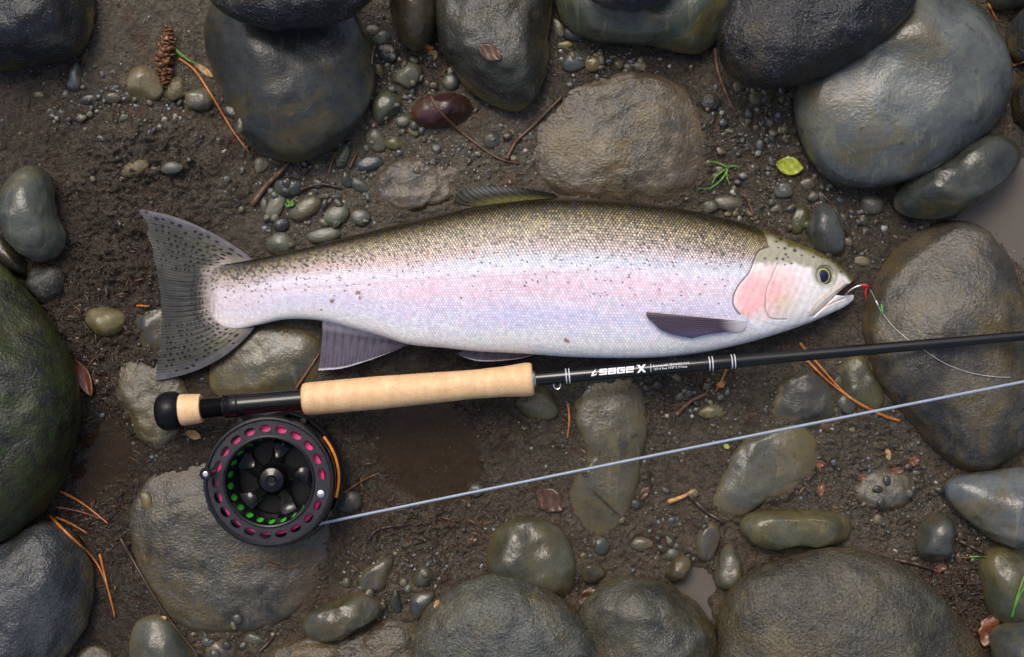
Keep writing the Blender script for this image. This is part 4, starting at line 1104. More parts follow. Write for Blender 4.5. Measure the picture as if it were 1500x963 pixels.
def pale_fin(edge):
    def f(x, y, s, t, ph, rr):
        c = mixc((.045, .040, .060), (.115, .105, .135), rr * .8)
        c = mixc(c, (.62, .60, .64), sstep(.28, 0, t) * .7)
        c = mixc(c, (.10, .095, .12), np.exp(-((t - .55) / .22) ** 2) * .4)
        return mixc(c, (.70, .70, .78), sstep(1 - edge, 1, t) * .8) * (1 + .2 * fbm2(x / 10, y / 10, 2, .5, 5))[..., None]
    return f
fin('anal_fin', [(606, 502), (570, 490), (520, 477), (472, 466)], [(600, 506), (560, 508), (512, 508), (471, 505)], [(594, 508), (552, 524), (505, 539), (466, 543)],
    lambda x, y, s, t: f_mid(np.clip(x, 460, 610)) - .004 - .004 * t, pale_fin(.06), 12, 150, 90)
fin('pelvic_fin', [(790, 512), (760, 511), (725, 509), (690, 507)], [(788, 517), (755, 520), (712, 521), (672, 517)], [(786, 519), (752, 527), (700, 529), (667, 518)],
    lambda x, y, s, t: f_mid(np.clip(x, 660, 800)) - .006 - .002 * t, pale_fin(.18), 9, 130, 60)
def pec_col(x, y, s, t, ph, rr):
    c = mixc((.016, .012, .022), (.095, .075, .10), rr * .8)
    c = mixc(c, (.10, .085, .19), np.exp(-((s - .75) / .2) ** 2) * sstep(.2, .5, t) * .5)
    c = mixc(c, (.22, .18, .15), sstep(.12, 0, s) * .6)
    return mixc(c, (.60, .57, .60), sstep(.30, .02, t) * .92)
fin('pectoral_fin', [(1092, 471), (1093, 476), (1091, 481), (1086, 486)], [(1020, 464), (1022, 473), (1030, 483), (1046, 489)], [(947, 457), (951, 468), (976, 487), (1014, 496)],
    lambda x, y, s, t: body_z(x, np.minimum(y, f_bot(x) - 4)) + .0012 + .0035 * np.sin(np.clip(t, 0, 1) * 2.2) * 1.0, pec_col, 12, 110, 150, thick=(2.2, .5), ridge=1.0)

# eye: domed ball with pupil, iris ring and pale rim
def eye():
    n, mm = 72, 40; ex, ey = EYE; zc = float(body_z(ex, ey)) - 0.0030
    r = 15.2; V = []; Cc = []
    for i in range(mm):
        f = i / (mm - 1); rr = r * f
        for q in range(n):
            a_ = 2 * math.pi * q / n; x = rr * math.cos(a_); y = rr * math.sin(a_)
            z = math.sqrt(max(0, 1 - (f * .97) ** 2)) * 7.0
            V.append((x, y, z))
            dp = math.hypot((x - 1.0) / 8.8, (y - 1.0) / 9.4)
            if dp < 1: c = (.006, .010, .035)
            elif dp < 1.14: c = (.42, .36, .08)
            elif f < .80: c = (.13 + .05 * math.sin(a_ * 9), .115 + .04 * math.sin(a_ * 9), .03)
            elif f < .9: c = (.05, .05, .04)
            else: c = (.20, .19, .14)
            Cc.append(c)
    F = [(i * n + q, (i + 1) * n + q, (i + 1) * n + (q + 1) % n, i * n + (q + 1) % n) for i in range(mm - 1) for q in range(n)]
    W = [P(ex + x, ey + y, zc) + np.array([0, 0, z * S]) for x, y, z in V]
    me = py_mesh('eye', W, F); vcol(me, np.array(Cc)); fix_normals(me)
    if me.polygons[len(me.polygons) // 2].normal.z < 0: me.flip_normals()
    fishpart('eye', me, attr_mat('wet_eye', .06, .4, 0.0))
eye()
# ------------------------------------------------------------------ the fly rod
def rz(px): return 0.0315 + (px - 232) / (1500 - 232) * 0.021        # height of the rod axis
def raxis(px):
    py = 604.0 - (px - 232) * (604.0 - 492.0) / (1500 - 232)
    return P(px, py, rz(px))
R0, R1 = raxis(232), raxis(1500)
ADIR = (R1 - R0) / np.linalg.norm(R1 - R0)
_, RB, RC = frame_from(ADIR)                                          # RB sideways, RC up
if RB[1] < 0: RB, RC = -RB, -RC
if RC[2] < 0: RC = -RC
RL = np.linalg.norm(R1 - R0) / (1500 - 232)                           # metres of rod per photo pixel
rpx = lambda px: S * (H - rz(px)) / H

def rod_lathe(prof, n=48, ripple=None):
    """prof [(pixel x, pixel radius)] turned round the rod axis"""
    V = []; m_ = len(prof)
    for x, r in prof:
        c = R0 + ADIR * (x - 232) * RL
        for q in range(n):
            a_ = 2 * math.pi * q / n; rr = r * rpx(x)
            V.append(c + rr * (math.cos(a_) * RB + math.sin(a_) * RC))
    F = [(k * n + q, k * n + (q + 1) % n, (k + 1) * n + (q + 1) % n, (k + 1) * n + q) for k in range(m_ - 1) for q in range(n)]
    F.append(tuple(range(n))); F.append(tuple((m_ - 1) * n + q for q in range(n))[::-1])
    return V, F

rod = thing('fly_rod', 'black fly rod with pale cork grip and white lettering lying beside the trout belly', 'fishing rod', (R0[0], R0[1], 0))
def rodpart(name, VF, mat, parent=None, sharp=40):
    me = py_mesh(name, np.array([tuple(v) for v in VF[0]]) - np.array([R0[0], R0[1], 0]), VF[1]); fix_normals(me)
    o = link(name, me, mat, parent or rod); autosmooth(o, sharp); return o

M['rubber'] = simple('black_rubber', (.006, .006, .007), .3, spec=.14, bmp=.25, bscale=500, bdist=.0004)
M['anod'] = simple('black_anodised', (.007, .007, .008), .14, spec=.3, bmp=.1, bscale=900, bdist=.0002)
M['gloss'] = simple('gloss_black_blank', (.005, .006, .006), .07, spec=.45)
M['steel'] = simple('bright_steel', (.62, .62, .60), .18, metal=1.0)
M['white'] = simple('white_ink', (.80, .80, .80), .45, var=.04)
M['silver'] = simple('silver_thread', (.50, .51, .55), .35, var=.1)
m, nt, b = nodes_of('cork'); M['cork'] = m
v, oi = obj_vec(nt)
n1 = noise_node(nt, v, 160, 5); n2 = noise_node(nt, v, 700, 4)
c = mixcol(nt, maprange(nt, n1.outputs[0], .3, .7, 0, 1), (.56, .36, .18), (.72, .50, .28))
c = mixcol(nt, maprange(nt, n2.outputs[0], .60, .68, 0, .65), c, (.28, .14, .06))
mp = nd(nt, 'ShaderNodeMapping'); nt.links.new(v, mp.inputs[0]); mp.inputs['Scale'].default_value = (2500, 60, 60)
n3 = noise_node(nt, mp.outputs[0], 1.0, 2); c = mixcol(nt, maprange(nt, n3.outputs[0], .62, .75, 0, .35), c, (.42, .22, .09))
mp2 = nd(nt, 'ShaderNodeMapping'); nt.links.new(v, mp2.inputs[0]); mp2.inputs['Scale'].default_value = (85, 4, 4)
n4 = noise_node(nt, mp2.outputs[0], 1.0, 1); c = mixcol(nt, maprange(nt, n4.outputs[0], .35, .65, 0, .5), c, (.52, .31, .15))
nt.links.new(c, b.inputs['Base Color']); b.inputs['Roughness'].default_value = .55
nt.links.new(bump(nt, n2.outputs[0], .3, .0005), b.inputs['Normal'])

rodpart('butt_cap', rod_lathe([(229, 8), (229.5, 16), (232, 22), (238, 27), (246, 29), (256, 28.5), (262, 26.5), (265.5, 24)]), M['rubber'])
rodpart('cork_ring', rod_lathe([(265.5, 22.5), (267, 23.2), (282, 22.5), (295, 21.2), (297, 20.2)]), M['cork'])
thr = [(297, 14)]
for k in range(13): thr += [(298 + k * 2.4, 15), (299.2 + k * 2.4, 13.4)]
rodpart('reel_seat_thread', rod_lathe(thr + [(330, 14.2)]), M['anod'])
rodpart('locking_ring', rod_lathe([(329, 14), (330, 17), (332, 18), (334, 16.4), (336, 18), (338, 16.4), (340, 18), (342, 16.8), (349, 17.2), (352, 16.4), (354, 15)]), M['anod'])
rodpart('reel_seat', rod_lathe([(352, 14), (353, 16.2), (380, 15.6), (420, 15.2), (447.5, 15.2)]), M['anod'])
# cork grip, with the joints of its cork rings as shallow grooves
gx_ = np.arange(447, 788, 2.0); gr_ = np.interp(gx_, [447, 449, 453, 470, 560, 640, 700, 745, 775, 784, 787], [19, 22.5, 24, 24.2, 24.2, 22.6, 21.2, 22.4, 24.8, 24.8, 22])
rodpart('cork_grip', rod_lathe(list(zip(gx_, gr_ - .35 * (np.mod(gx_ - 447, 24) < 2)))), M['cork'], sharp=50)
rodpart('winding_check', rod_lathe([(786.5, 12.5), (787, 14), (789, 13.6), (791, 11.6)]), M['steel'])
blank = rodpart('blank', rod_lathe([(788, 10.6), (830, 10.2), (836, 10.9), (1040, 10.0), (1052, 10.4), (1078, 10.2), (1090, 9.4), (1200, 8.6), (1500, 7.0), (1800, 5.4), (2100, 3.8)]), M['gloss'], sharp=60)
for bx in (834.5, 839, 1043.5, 1048, 1076, 1080.5):
    rr = np.interp(bx, [830, 836, 1040, 1052, 1078], [10.6, 11.0, 10.2, 10.5, 10.4]) + .25
    rodpart('silver_band', rod_lathe([(bx, rr - .3), (bx + .2, rr), (bx + 1.6, rr), (bx + 1.8, rr - .3)]), M['silver'])
hk = raxis(815) - RB * 12 * rpx(815); hk = [hk + (math.cos(t) * ADIR * 5 + math.sin(t) * RB * -6) * rpx(815) for t in np.linspace(-.3, math.pi + .3, 16)]
rodpart('hook_keeper', tube(hk, .0006, 8), M['steel'])

# lettering wrapped on the blank
def wrap(pts2, px, r, lift=.00012, turn=.18):
    r = float(np.interp(px, [788, 830, 836, 1040], [10.6, 10.2, 10.9, 10.0])) + .08
    """(u px along rod, v px up) -> points on the blank"""
    out = []
    for u, v_ in pts2:
        a_ = v_ / r + turn; rr = r * rpx(px) + lift
        out.append(R0 + ADIR * (px + u - 232) * RL + rr * (math.sin(a_) * RB + math.cos(a_) * RC))
    return out
def stroke(V, F, quad, px, r, lift):
    """a slab of white ink: quad in (u,v), cut into strips so that it follows the curve"""
    q = np.array(quad, float); nu_, nv_ = 6, 6; base_ = len(V); pts = []
    for i in range(nu_):
        for j in range(nv_):
            s_, t_ = i / (nu_ - 1), j / (nv_ - 1)
            pts.append(tuple((q[0] * (1 - s_) + q[1] * s_) * (1 - t_) + (q[3] * (1 - s_) + q[2] * s_) * t_))
    V += wrap(pts, px, r, lift)
    for i in range(nu_ - 1):
        for j in range(nv_ - 1): F.append((base_ + i * nv_ + j, base_ + (i + 1) * nv_ + j, base_ + (i + 1) * nv_ + j + 1, base_ + i * nv_ + j + 1))
def glyphs(txt, px, r, w, h, gap, st, parent, name='lettering'):
    bars = {'S': 'T ul M lr B', 'a': 'T R M ll B', 'G': 'T L B lr m', 'e': 'T L M ur B'}
    u = 0; V = []; F = []; lf = .00010
    for ch in txt:
        sh = lambda x, y: (u + x + .16 * y, y - h / 2)
        rect = lambda x0, x1, y0, y1: [sh(x0, y0), sh(x1, y0), sh(x1, y1), sh(x0, y1)]
        for code in bars.get(ch, '').split():
            box = {'T': (0, w, h - st, h), 'M': (0, w, (h - st) / 2, (h + st) / 2), 'm': (w * .45, w, (h - st) / 2, (h + st) / 2), 'B': (0, w, 0, st),
                   'L': (0, st * 1.25, st, h - st), 'R': (w - st * 1.25, w, 0, h - st), 'ul': (0, st * 1.25, h / 2, h - st), 'lr': (w - st * 1.25, w, st, h / 2),
                   'll': (0, st * 1.25, st, h / 2), 'ur': (w - st * 1.25, w, h / 2, h - st)}[code]
            stroke(V, F, rect(*box), px, r, lf); lf += .000006
        u += w + gap
    me = py_mesh(name, np.array(V) - np.array([R0[0], R0[1], 0]), F); fix_normals(me)
    o = link(name, me, M['white'], parent); return o
glyphs('SaGe', 883, 10.4, 11.4, 9.0, 1.5, 2.1, rod)
V, F = [], []
stroke(V, F, [(0, -6), (3.6, -6), (14, 6), (10.4, 6)], 938, 10.3, .0001); stroke(V, F, [(9.6, -6), (13.4, -6), (4.4, 6), (.6, 6)], 938, 10.3, .00011)
stroke(V, F, [(20, -6), (20.6, -6), (21.6, 6), (21, 6)], 938, 10.3, .0001)
# little leaf-shaped emblem in front of the word
stroke(V, F, [(0, -5), (2.4, -5), (9, 5.4), (3, .5)], 871, 10.4, .0001); stroke(V, F, [(2.6, -5.2), (8.4, -3.4), (8.6, -1.2), (3.4, -3.8)], 871, 10.4, .00011)
me = py_mesh('lettering', np.array(V) - np.array([R0[0], R0[1], 0]), F); fix_normals(me); link('lettering', me, M['white'], rod)
def small_text(txt, px, v0, h):
    cu = bpy.data.curves.new('t', 'FONT'); cu.body = txt; cu.size = 1.0; cu.resolution_u = 2
    to = bpy.data.objects.new('t', cu); C.objects.link(to); dg = bpy.context.evaluated_depsgraph_get()
    me = bpy.data.meshes.new_from_object(to.evaluated_get(dg)); bpy.data.objects.remove(to)
    co = np.array([v_.co[:] for v_ in me.vertices]); k = h / .7
    W = wrap([(x * k * 1.12 + .1 * y * k, y * k + v0) for x, y, _ in co], px, 10.1)
    F = [tuple(p.vertices) for p in me.polygons]; bpy.data.meshes.remove(me)
    me = py_mesh('small_lettering', np.array(W) - np.array([R0[0], R0[1], 0]), F, False); fix_normals(me); link('small_lettering', me, M['white'], rod)
small_text('KonneticHD TECHNOLOGY', 962, .9, 2.7)
small_text("107-4 5wt 10'0\" 2 7/16oz", 962, -4.2, 3.0)

# ------------------------------------------------------------------ the reel
ZT = 0.058; RCN = P(394, 706, ZT); kr = S * (H - ZT) / H      # front face height and centre
ZB = 0.0185
reel = thing('fly_reel', 'black large-arbor fly reel with pink and green porting mounted on the rod butt', 'fishing reel', (RCN[0], RCN[1], ZB))
def reelpart(name, VF, mat, parent=None, sharp=30):
    me = py_mesh(name, [(v[0], v[1], v[2] - ZB) for v in VF[0]], VF[1]); fix_normals(me)
    o = link(name, me, mat, parent or reel); autosmooth(o, sharp); return o
M['reelblk'] = simple('reel_black', (.008, .008, .010), .14, spec=.32, bmp=.12, bscale=1500, bdist=.0002)
M['spoolgrey'] = simple('spool_charcoal', (.026, .027, .031), .2, spec=.35, metal=.2, bmp=.12, bscale=1500, bdist=.0002)
M['hotpink'] = simple('pink_backing', (.80, .015, .20), .45)
M['green'] = simple('green_backing', (.05, .42, .035), .5, bmp=.3, bscale=900)
M['orange'] = simple('orange_line', (.75, .24, .02), .4)
M['paleline'] = simple('pale_blue_line', (.22, .27, .35), .35, var=.08)

def holed_band(n, u0, u1, eu, ev, mapf, thick, M_=40, skip=(), cen=.5):
    """ring of n cells between u0 and u1 (radius or depth), each with an oval hole; mapf(u, angle, w) -> point"""
    V = []; F = []; da = 2 * math.pi / n; um = u0 + (u1 - u0) * cen
    for k in range(n):
        o = len(V)
        for w in (0, 1):
            for q in range(M_):
                t_ = 2 * math.pi * (q + .5) / M_; cx, cy = math.cos(t_), math.sin(t_)
                f = 0.001 if k in skip else 1
                V.append(mapf(um + eu * cx * f, (k + .5 + ev * cy * f) * da, w * thick))
            for q in range(M_):
                t_ = 2 * math.pi * (q + .5) / M_; cx, cy = math.cos(t_), math.sin(t_)
                sc_ = 1 / max(abs(cx), abs(cy)); bx_, by_ = cx * sc_, cy * sc_
                V.append(mapf(um + ((u1 - um) if bx_ > 0 else (um - u0)) * bx_, (k + .5 + .5 * by_) * da, w * thick))
        for q in range(M_):
            r_ = (q + 1) % M_
            F.append((o + q, o + r_, o + M_ + r_, o + M_ + q))
            F.append((o + 2 * M_ + q, o + 3 * M_ + q, o + 3 * M_ + r_, o + 2 * M_ + r_))
            F.append((o + q, o + 2 * M_ + q, o + 2 * M_ + r_, o + r_))
    return V, F
polar = lambda z0: (lambda u, a_, w: (u * kr * math.cos(a_), u * kr * math.sin(a_), z0 - w))
HN = 21; da = 2 * math.pi / HN
# front face of the spool: annulus with oval ports
face = holed_band(HN, 67, 90, 5.4, .37, polar(ZT), .0022, 40, skip=(20,), cen=.5)
spool = reelpart('spool', face, M['spoolgrey'])
reelpart('outer_rim', lathe([(r * kr, ZT + z) for r, z in ((89, -.0006), (90, .0008), (92, .0016), (94.5, .0014), (96.3, -.0002), (97, -.003), (97, -.006), (95, -.0085), (91, -.0085), (89.6, -.005))], 128, True), M['reelblk'], spool)
reelpart('inner_lip', lathe([(r * kr, ZT + z) for r, z in ((63, -.001), (64, .0006), (66, .0011), (68, .0006), (68.5, -.001), (67, -.003), (63.5, -.003))], 128, True), M['reelblk'], spool)
# inside wall of the arbor, with green showing in its ports
ARB = lambda u, a_, w: ((64.5 - 10 * u + w / kr) * kr * math.cos(a_), (64.5 - 10 * u + w / kr) * kr * math.sin(a_), ZT - .0015 - u * .027)
reelpart('arbor_wall', holed_band(22, 0, 1, .27, .30, ARB, .0012, 32, cen=.42), M['reelblk'], spool)
reelpart('green_backing', lathe([((64.5 - 10 * u) * kr + .0016, ZT - .0025 - u * .027) for u in np.linspace(.02, .92, 8)], 96), M['green'], spool) if False else None
gv = []; gf = []
for u in np.linspace(.02, .95, 6):
    for q in range(96): gv.append(ARB(u, 2 * math.pi * q / 96, .0016))
for k in range(5):
    for q in range(96): gf.append((k * 96 + q, k * 96 + (q + 1) % 96, (k + 1) * 96 + (q + 1) % 96, (k + 1) * 96 + q))
reelpart('green_backing', (gv, gf), M['green'], spool)
# wound backing seen through the face ports, with the line bed round it
def coil(r0, r1, z0, z1, turns):
    prof = []
    for k in range(turns):
        z = z0 + (z1 - z0) * k / turns; dz = (z1 - z0) / turns
        prof += [(r1 * kr - .0004, z), (r1 * kr, z + dz * .3), (r1 * kr, z + dz * .7)]
    return lathe([(r0 * kr, z0)] + prof + [(r0 * kr, z1)], 96, True)
reelpart('wound_backing', coil(66, 79.5, ZB + .010, ZT - .0060, 12), M['hotpink'], spool)
reelpart('spool_flange', lathe([(r * kr, z) for r, z in ((60, ZB + .0085), (92, ZB + .0085), (92, ZB + .007), (60, ZB + .007))], 96, True), M['reelblk'], spool)
oc = [(math.cos(t) * 96.5 * kr, math.sin(t) * 96.5 * kr, ZB + .0145) for t in np.linspace(-.3, .7, 40)]
reelpart('orange_line_coil', tube(oc, .0011, 8), M['orange'], spool)
# hub: floor disc, five curved spokes, raised conical cap
zf = ZT - .030
reelpart('hub_floor', lathe([(0.0001, zf - .003), (54 * kr, zf - .003), (54 * kr, zf - .005), (.0001, zf - .005)], 96), M['rubber'], spool)
M['hubgloss'] = simple('hub_gloss_black', (.005, .005, .006), .10, spec=.35)
for k in range(5):
    V = []; F = []
    a0 = 2 * math.pi * k / 5 + .3; o = len(V); n_ = 14
    for i in range(n_):
        f = i / (n_ - 1); r = 17 + 39 * f; aa = a0 - .25 * f; hw = (10.5 - 4 * math.sin(f * math.pi) + 5 * f) / max(r, 1)
        zz = zf + .013 * (1 - f) ** 1.5 + .009 * f ** 2
        for s_ in (-1, -.6, 0, .6, 1): V.append((r * kr * math.cos(aa + hw * s_), r * kr * math.sin(aa + hw * s_), zz - .0014 * s_ * s_))
        for s_ in (1, -1): V.append((r * kr * math.cos(aa + hw * s_), r * kr * math.sin(aa + hw * s_), zz - .006))
    for i in range(n_ - 1):
        for j in range(7): F.append((o + i * 7 + j, o + i * 7 + (j + 1) % 7, o + (i + 1) * 7 + (j + 1) % 7, o + (i + 1) * 7 + j))
    reelpart('spoke', (V, F), M['hubgloss'], spool, 40)
reelpart('hub_cap', lathe([(26 * kr, zf - .002), (25 * kr, zf + .008), (20 * kr, zf + .0125), (19 * kr, zf + .0165), (17.5 * kr, zf + .018), (8 * kr, zf + .0195), (5 * kr, zf + .0185), (.0001, zf + .0185)], 64), M['hubgloss'], spool, 25)
# handle with its post, and the counterweight screw
ha = math.radians(170); hx_, hy_ = 80 * kr * math.cos(ha), 80 * kr * math.sin(ha)
hd = reelpart('handle', [(lambda VF: ([(v_[0] + 86 * kr * math.cos(ha), v_[1] + 86 * kr * math.sin(ha), v_[2]) for v_ in VF[0]], VF[1]))(
    lathe([(6.5 * kr, ZT - .001), (7 * kr, ZT + .003), (6.0 * kr, ZT + .006), (7.2 * kr, ZT + .012), (8.6 * kr, ZT + .016), (9.2 * kr, ZT + .019), (8.2 * kr, ZT + .0212), (5.6 * kr, ZT + .0212), (5.0 * kr, ZT + .0200), (.0001, ZT + .0200)], 40))][0], M['hubgloss'])
reelpart('handle_screw', (lambda VF: ([(v_[0] + 86 * kr * math.cos(ha), v_[1] + 86 * kr * math.sin(ha), v_[2]) for v_ in VF[0]], VF[1]))(
    lathe([(4.2 * kr, ZT + .0200), (4.0 * kr, ZT + .0207), (2 * kr, ZT + .0210), (.0001, ZT + .0208)], 24)), M['steel'], hd)
ca_ = (20 + .5) * da
ca_ = math.radians(-13)
reelpart('counterweight', (lambda VF: ([(v_[0] + 78.5 * kr * math.cos(ca_), v_[1] + 78.5 * kr * math.sin(ca_), v_[2]) for v_ in VF[0]], VF[1]))(
    lathe([(6 * kr, ZT + .0002), (6.2 * kr, ZT + .0012), (5.4 * kr, ZT + .0022), (2 * kr, ZT + .0027), (.0001, ZT + .0027)], 32)), M['steel'])
# frame: back rim, cage pillars and the foot that joins the rod
frame = reelpart('frame', lathe([(r * kr, z) for r, z in ((60, ZB), (98, ZB), (101.5, ZB + .0015), (103, ZB + .005), (103, ZB + .0095), (101, ZB + .0125), (98.5, ZB + .0125), (97, ZB + .010), (96, ZB + .004), (60, ZB + .004))], 128, True), M['reelblk'])
for pa in (62, 118, 205, 330):
    a_ = math.radians(pa); c_ = np.array([99.5 * kr * math.cos(a_), 99.5 * kr * math.sin(a_), 0])
    reelpart('cage_pillar', tube([c_ + (0, 0, ZB + .008), c_ + (0, 0, (ZB + ZT) / 2), c_ + (0, 0, ZT - .012)], .0022, 12), M['reelblk'], frame)
# foot: curved plate under the reel seat
fc = raxis(392) - np.array([RCN[0], RCN[1], 0]); dwn = -RB
V = []; F = []; n_ = 24
for i in range(n_):
    f = i / (n_ - 1) * 2 - 1; u = f * 46
    drop = 14.5 + 12 * (1 - min(1, abs(f) * 1.15) ** 1.6); top_ = 12.0
    for dd, hz_ in ((top_, 6.5), (drop, 6.5 - 2 * abs(f)), (drop, -6.5 + 2 * abs(f)), (top_, -6.5)):
        V.append(fc + ADIR * u * RL + dwn * dd * rpx(392) + RC * hz_ * rpx(392))
for i in range(n_ - 1):
    for j in range(4): F.append((i * 4 + j, i * 4 + (j + 1) % 4, (i + 1) * 4 + (j + 1) % 4, (i + 1) * 4 + j))
F += [(0, 1, 2, 3), tuple((n_ - 1) * 4 + j for j in (3, 2, 1, 0))]
reelpart('foot', (V, F), M['anod'], frame, 40)

# ------------------------------------------------------------------ lines and fly
lp = [P(452, 772, .030), P(475, 766, .032)]
for t in np.linspace(0, 1, 14)[1:]: lp.append(P(475 + 1225 * t, 766 - 246 * t - 6 * math.sin(t * math.pi) * .3, .032 + .022 * t))
lp += [P(1750, 500, .03), P(1800, 485, .004)]
lp = np.array(lp); ctr = np.array([lp[0][0], lp[0][1], 0])
o = link('fly_line', py_mesh('fly_line', *(lambda VF: (np.array(VF[0]) - ctr, VF[1]))(tube(lp, [.00115] * (len(lp) - 2) + [.0011] * 2, 12))), M['paleline'], loc=ctr)
tag(o, 'taut pale blue-grey line running from the reel past the rod', 'line')

fly0 = P(1226, 432, .026)
fly = thing('hooked_fly', 'small silver hook with red thread tied, caught in the trout mouth', 'fishing fly', (fly0[0], fly0[1], .02))
def flypart(name, VF, mat):
    me = py_mesh(name, np.array([tuple(v_) for v_ in VF[0]]) - np.array([fly0[0], fly0[1], .02]), VF[1]); fix_normals(me); return link(name, me, mat, fly)
M['redthread'] = simple('red_thread', (.38, .015, .012), .5); M['greenthread'] = simple('green_bead', (.03, .32, .05), .4)
M['dark_fibre'] = simple('dark_feather', (.02, .015, .012), .6); M['mono'] = simple('clear_leader', (.36, .36, .33), .2, spec=.8)
z_ = .028
flypart('hook', tube(crv([tuple(P(x, y, z)) for x, y, z in ((1238, 433, .024), (1245, 426, .028), (1255, 420, .030), (1265, 418, .030), (1272, 421, .028))], 24), .00075, 8), M['steel'])
flypart('red_wrap', tube(crv([tuple(P(x, y, z)) for x, y, z in ((1262, 418, .030), (1268, 418.5, .0305), (1273, 421, .029))], 10), [.0009, .0013, .0014, .0015, .0015, .0015, .0014, .0012, .001, .0008], 8), M['redthread'])
flypart('red_tail', tube(crv([tuple(P(x, y, z)) for x, y, z in ((1270, 421, .029), (1268, 430, .0275), (1269, 439, .026))], 10), np.linspace(.0013, .0005, 10), 6), M['redthread'])
for k in range(16):
    a_ = rng.uniform(-1.1, 1.2); L = rng.uniform(6, 15); c0 = (1268, 421)
    e = (c0[0] + L * math.cos(a_), c0[1] + L * math.sin(a_))
    flypart('feather_fibre', tube([P(*c0, .029), P((c0[0] + e[0]) / 2, (c0[1] + e[1]) / 2 + rng.uniform(-2, 2), .029), P(*e, .026)], [.0004, .0003, .00015], 5), M['dark_fibre'])

def on_surface(pts, n, lift, smooth_z=True):
    c = crv(pts, n); W = np.array([hit(x, y) for x, y in c])
    zz = W[:, 2] + lift
    if smooth_z:
        for _ in range(3): zz = np.maximum(zz, np.convolve(np.pad(zz, 1, 'edge'), [.25, .5, .25], 'valid'))
    return np.array([P(c[k][0], c[k][1], zz[k]) for k in range(n)])
lw = on_surface([(1273, 422), (1279, 432), (1284, 443), (1292, 458), (1310, 480), (1332, 499), (1356, 515), (1385, 533), (1420, 546), (1455, 552), (1480, 553)], 60, .0012)
lw[:8, 2] = np.maximum(lw[:8, 2], np.linspace(.028, lw[8, 2], 8)); 
lw[:8] = [P(x, y, z) for (x, y), z in zip(crv([(1273, 422), (1279, 432), (1284, 443), (1292, 458), (1310, 480), (1332, 499), (1356, 515), (1385, 533), (1420, 546), (1455, 552), (1480, 553)], 60)[:8], lw[:8, 2])]
ctr = np.array([lw[0][0], lw[0][1], lw[0][2]])
led = thing('leader', 'thin clear leader with green bead trailing from the fly over the big brown boulder', 'leader line', tuple(ctr))
me = py_mesh('filament', *(lambda VF: (np.array(VF[0]) - ctr, VF[1]))(tube(lw, .00030, 6))); link('filament', me, M['mono'], led)
me = py_mesh('knot', *(lambda VF: (np.array(VF[0]) - ctr, VF[1]))(tube(lw[5:8] + (0, 0, .0003), .0006, 8))); link('knot', me, M['white'], led)
gb = [P(1291, 446, lw[11][2] + .001), P(1292, 453, lw[11][2] + .001), P(1293, 461, lw[12][2] + .001)]
me = py_mesh('green_bead', *(lambda VF: (np.array(VF[0]) - ctr, VF[1]))(tube(gb, [.0005, .0008, .0004], 8))); link('green_bead', me, M['greenthread'], led)
# ------------------------------------------------------------------ litter: needles, twigs, leaves, cone, grass
def put(name, VF, mat, ctr, label, cat, group=None):
    me = py_mesh(name, np.array([tuple(v_) for v_ in VF[0]]) - ctr, VF[1]); fix_normals(me)
    return tag(link(name, me, mat, loc=ctr), label, cat, group)
M['needle'] = simple('orange_needle', (.42, .14, .025), .35, var=.35, vscale=200)
M['twig'] = simple('brown_twig', (.085, .042, .022), .45, var=.45, vscale=400, bmp=.5, bscale=900)
M['darktwig'] = simple('wet_dark_twig', (.035, .022, .014), .35, var=.4, vscale=400, bmp=.5, bscale=900)
M['grass'] = simple('green_grass', (.075, .20, .025), .4, var=.3)
M['leafbrown'] = simple('wet_brown_leaf', (.070, .036, .018), .3, var=.5, vscale=250, bmp=.4, bscale=700)
M['leafred'] = simple('rust_leaf', (.13, .048, .022), .3, var=.4, vscale=250, bmp=.3)
M['leafyel'] = simple('yellow_green_leaf', (.27, .31, .03), .35, var=.35, vscale=250, bmp=.3)
M['cone'] = simple('brown_cone', (.15, .062, .026), .38, var=.4, vscale=500)
M['chaff'] = simple('pale_chaff', (.34, .20, .08), .5, var=.4, vscale=300)

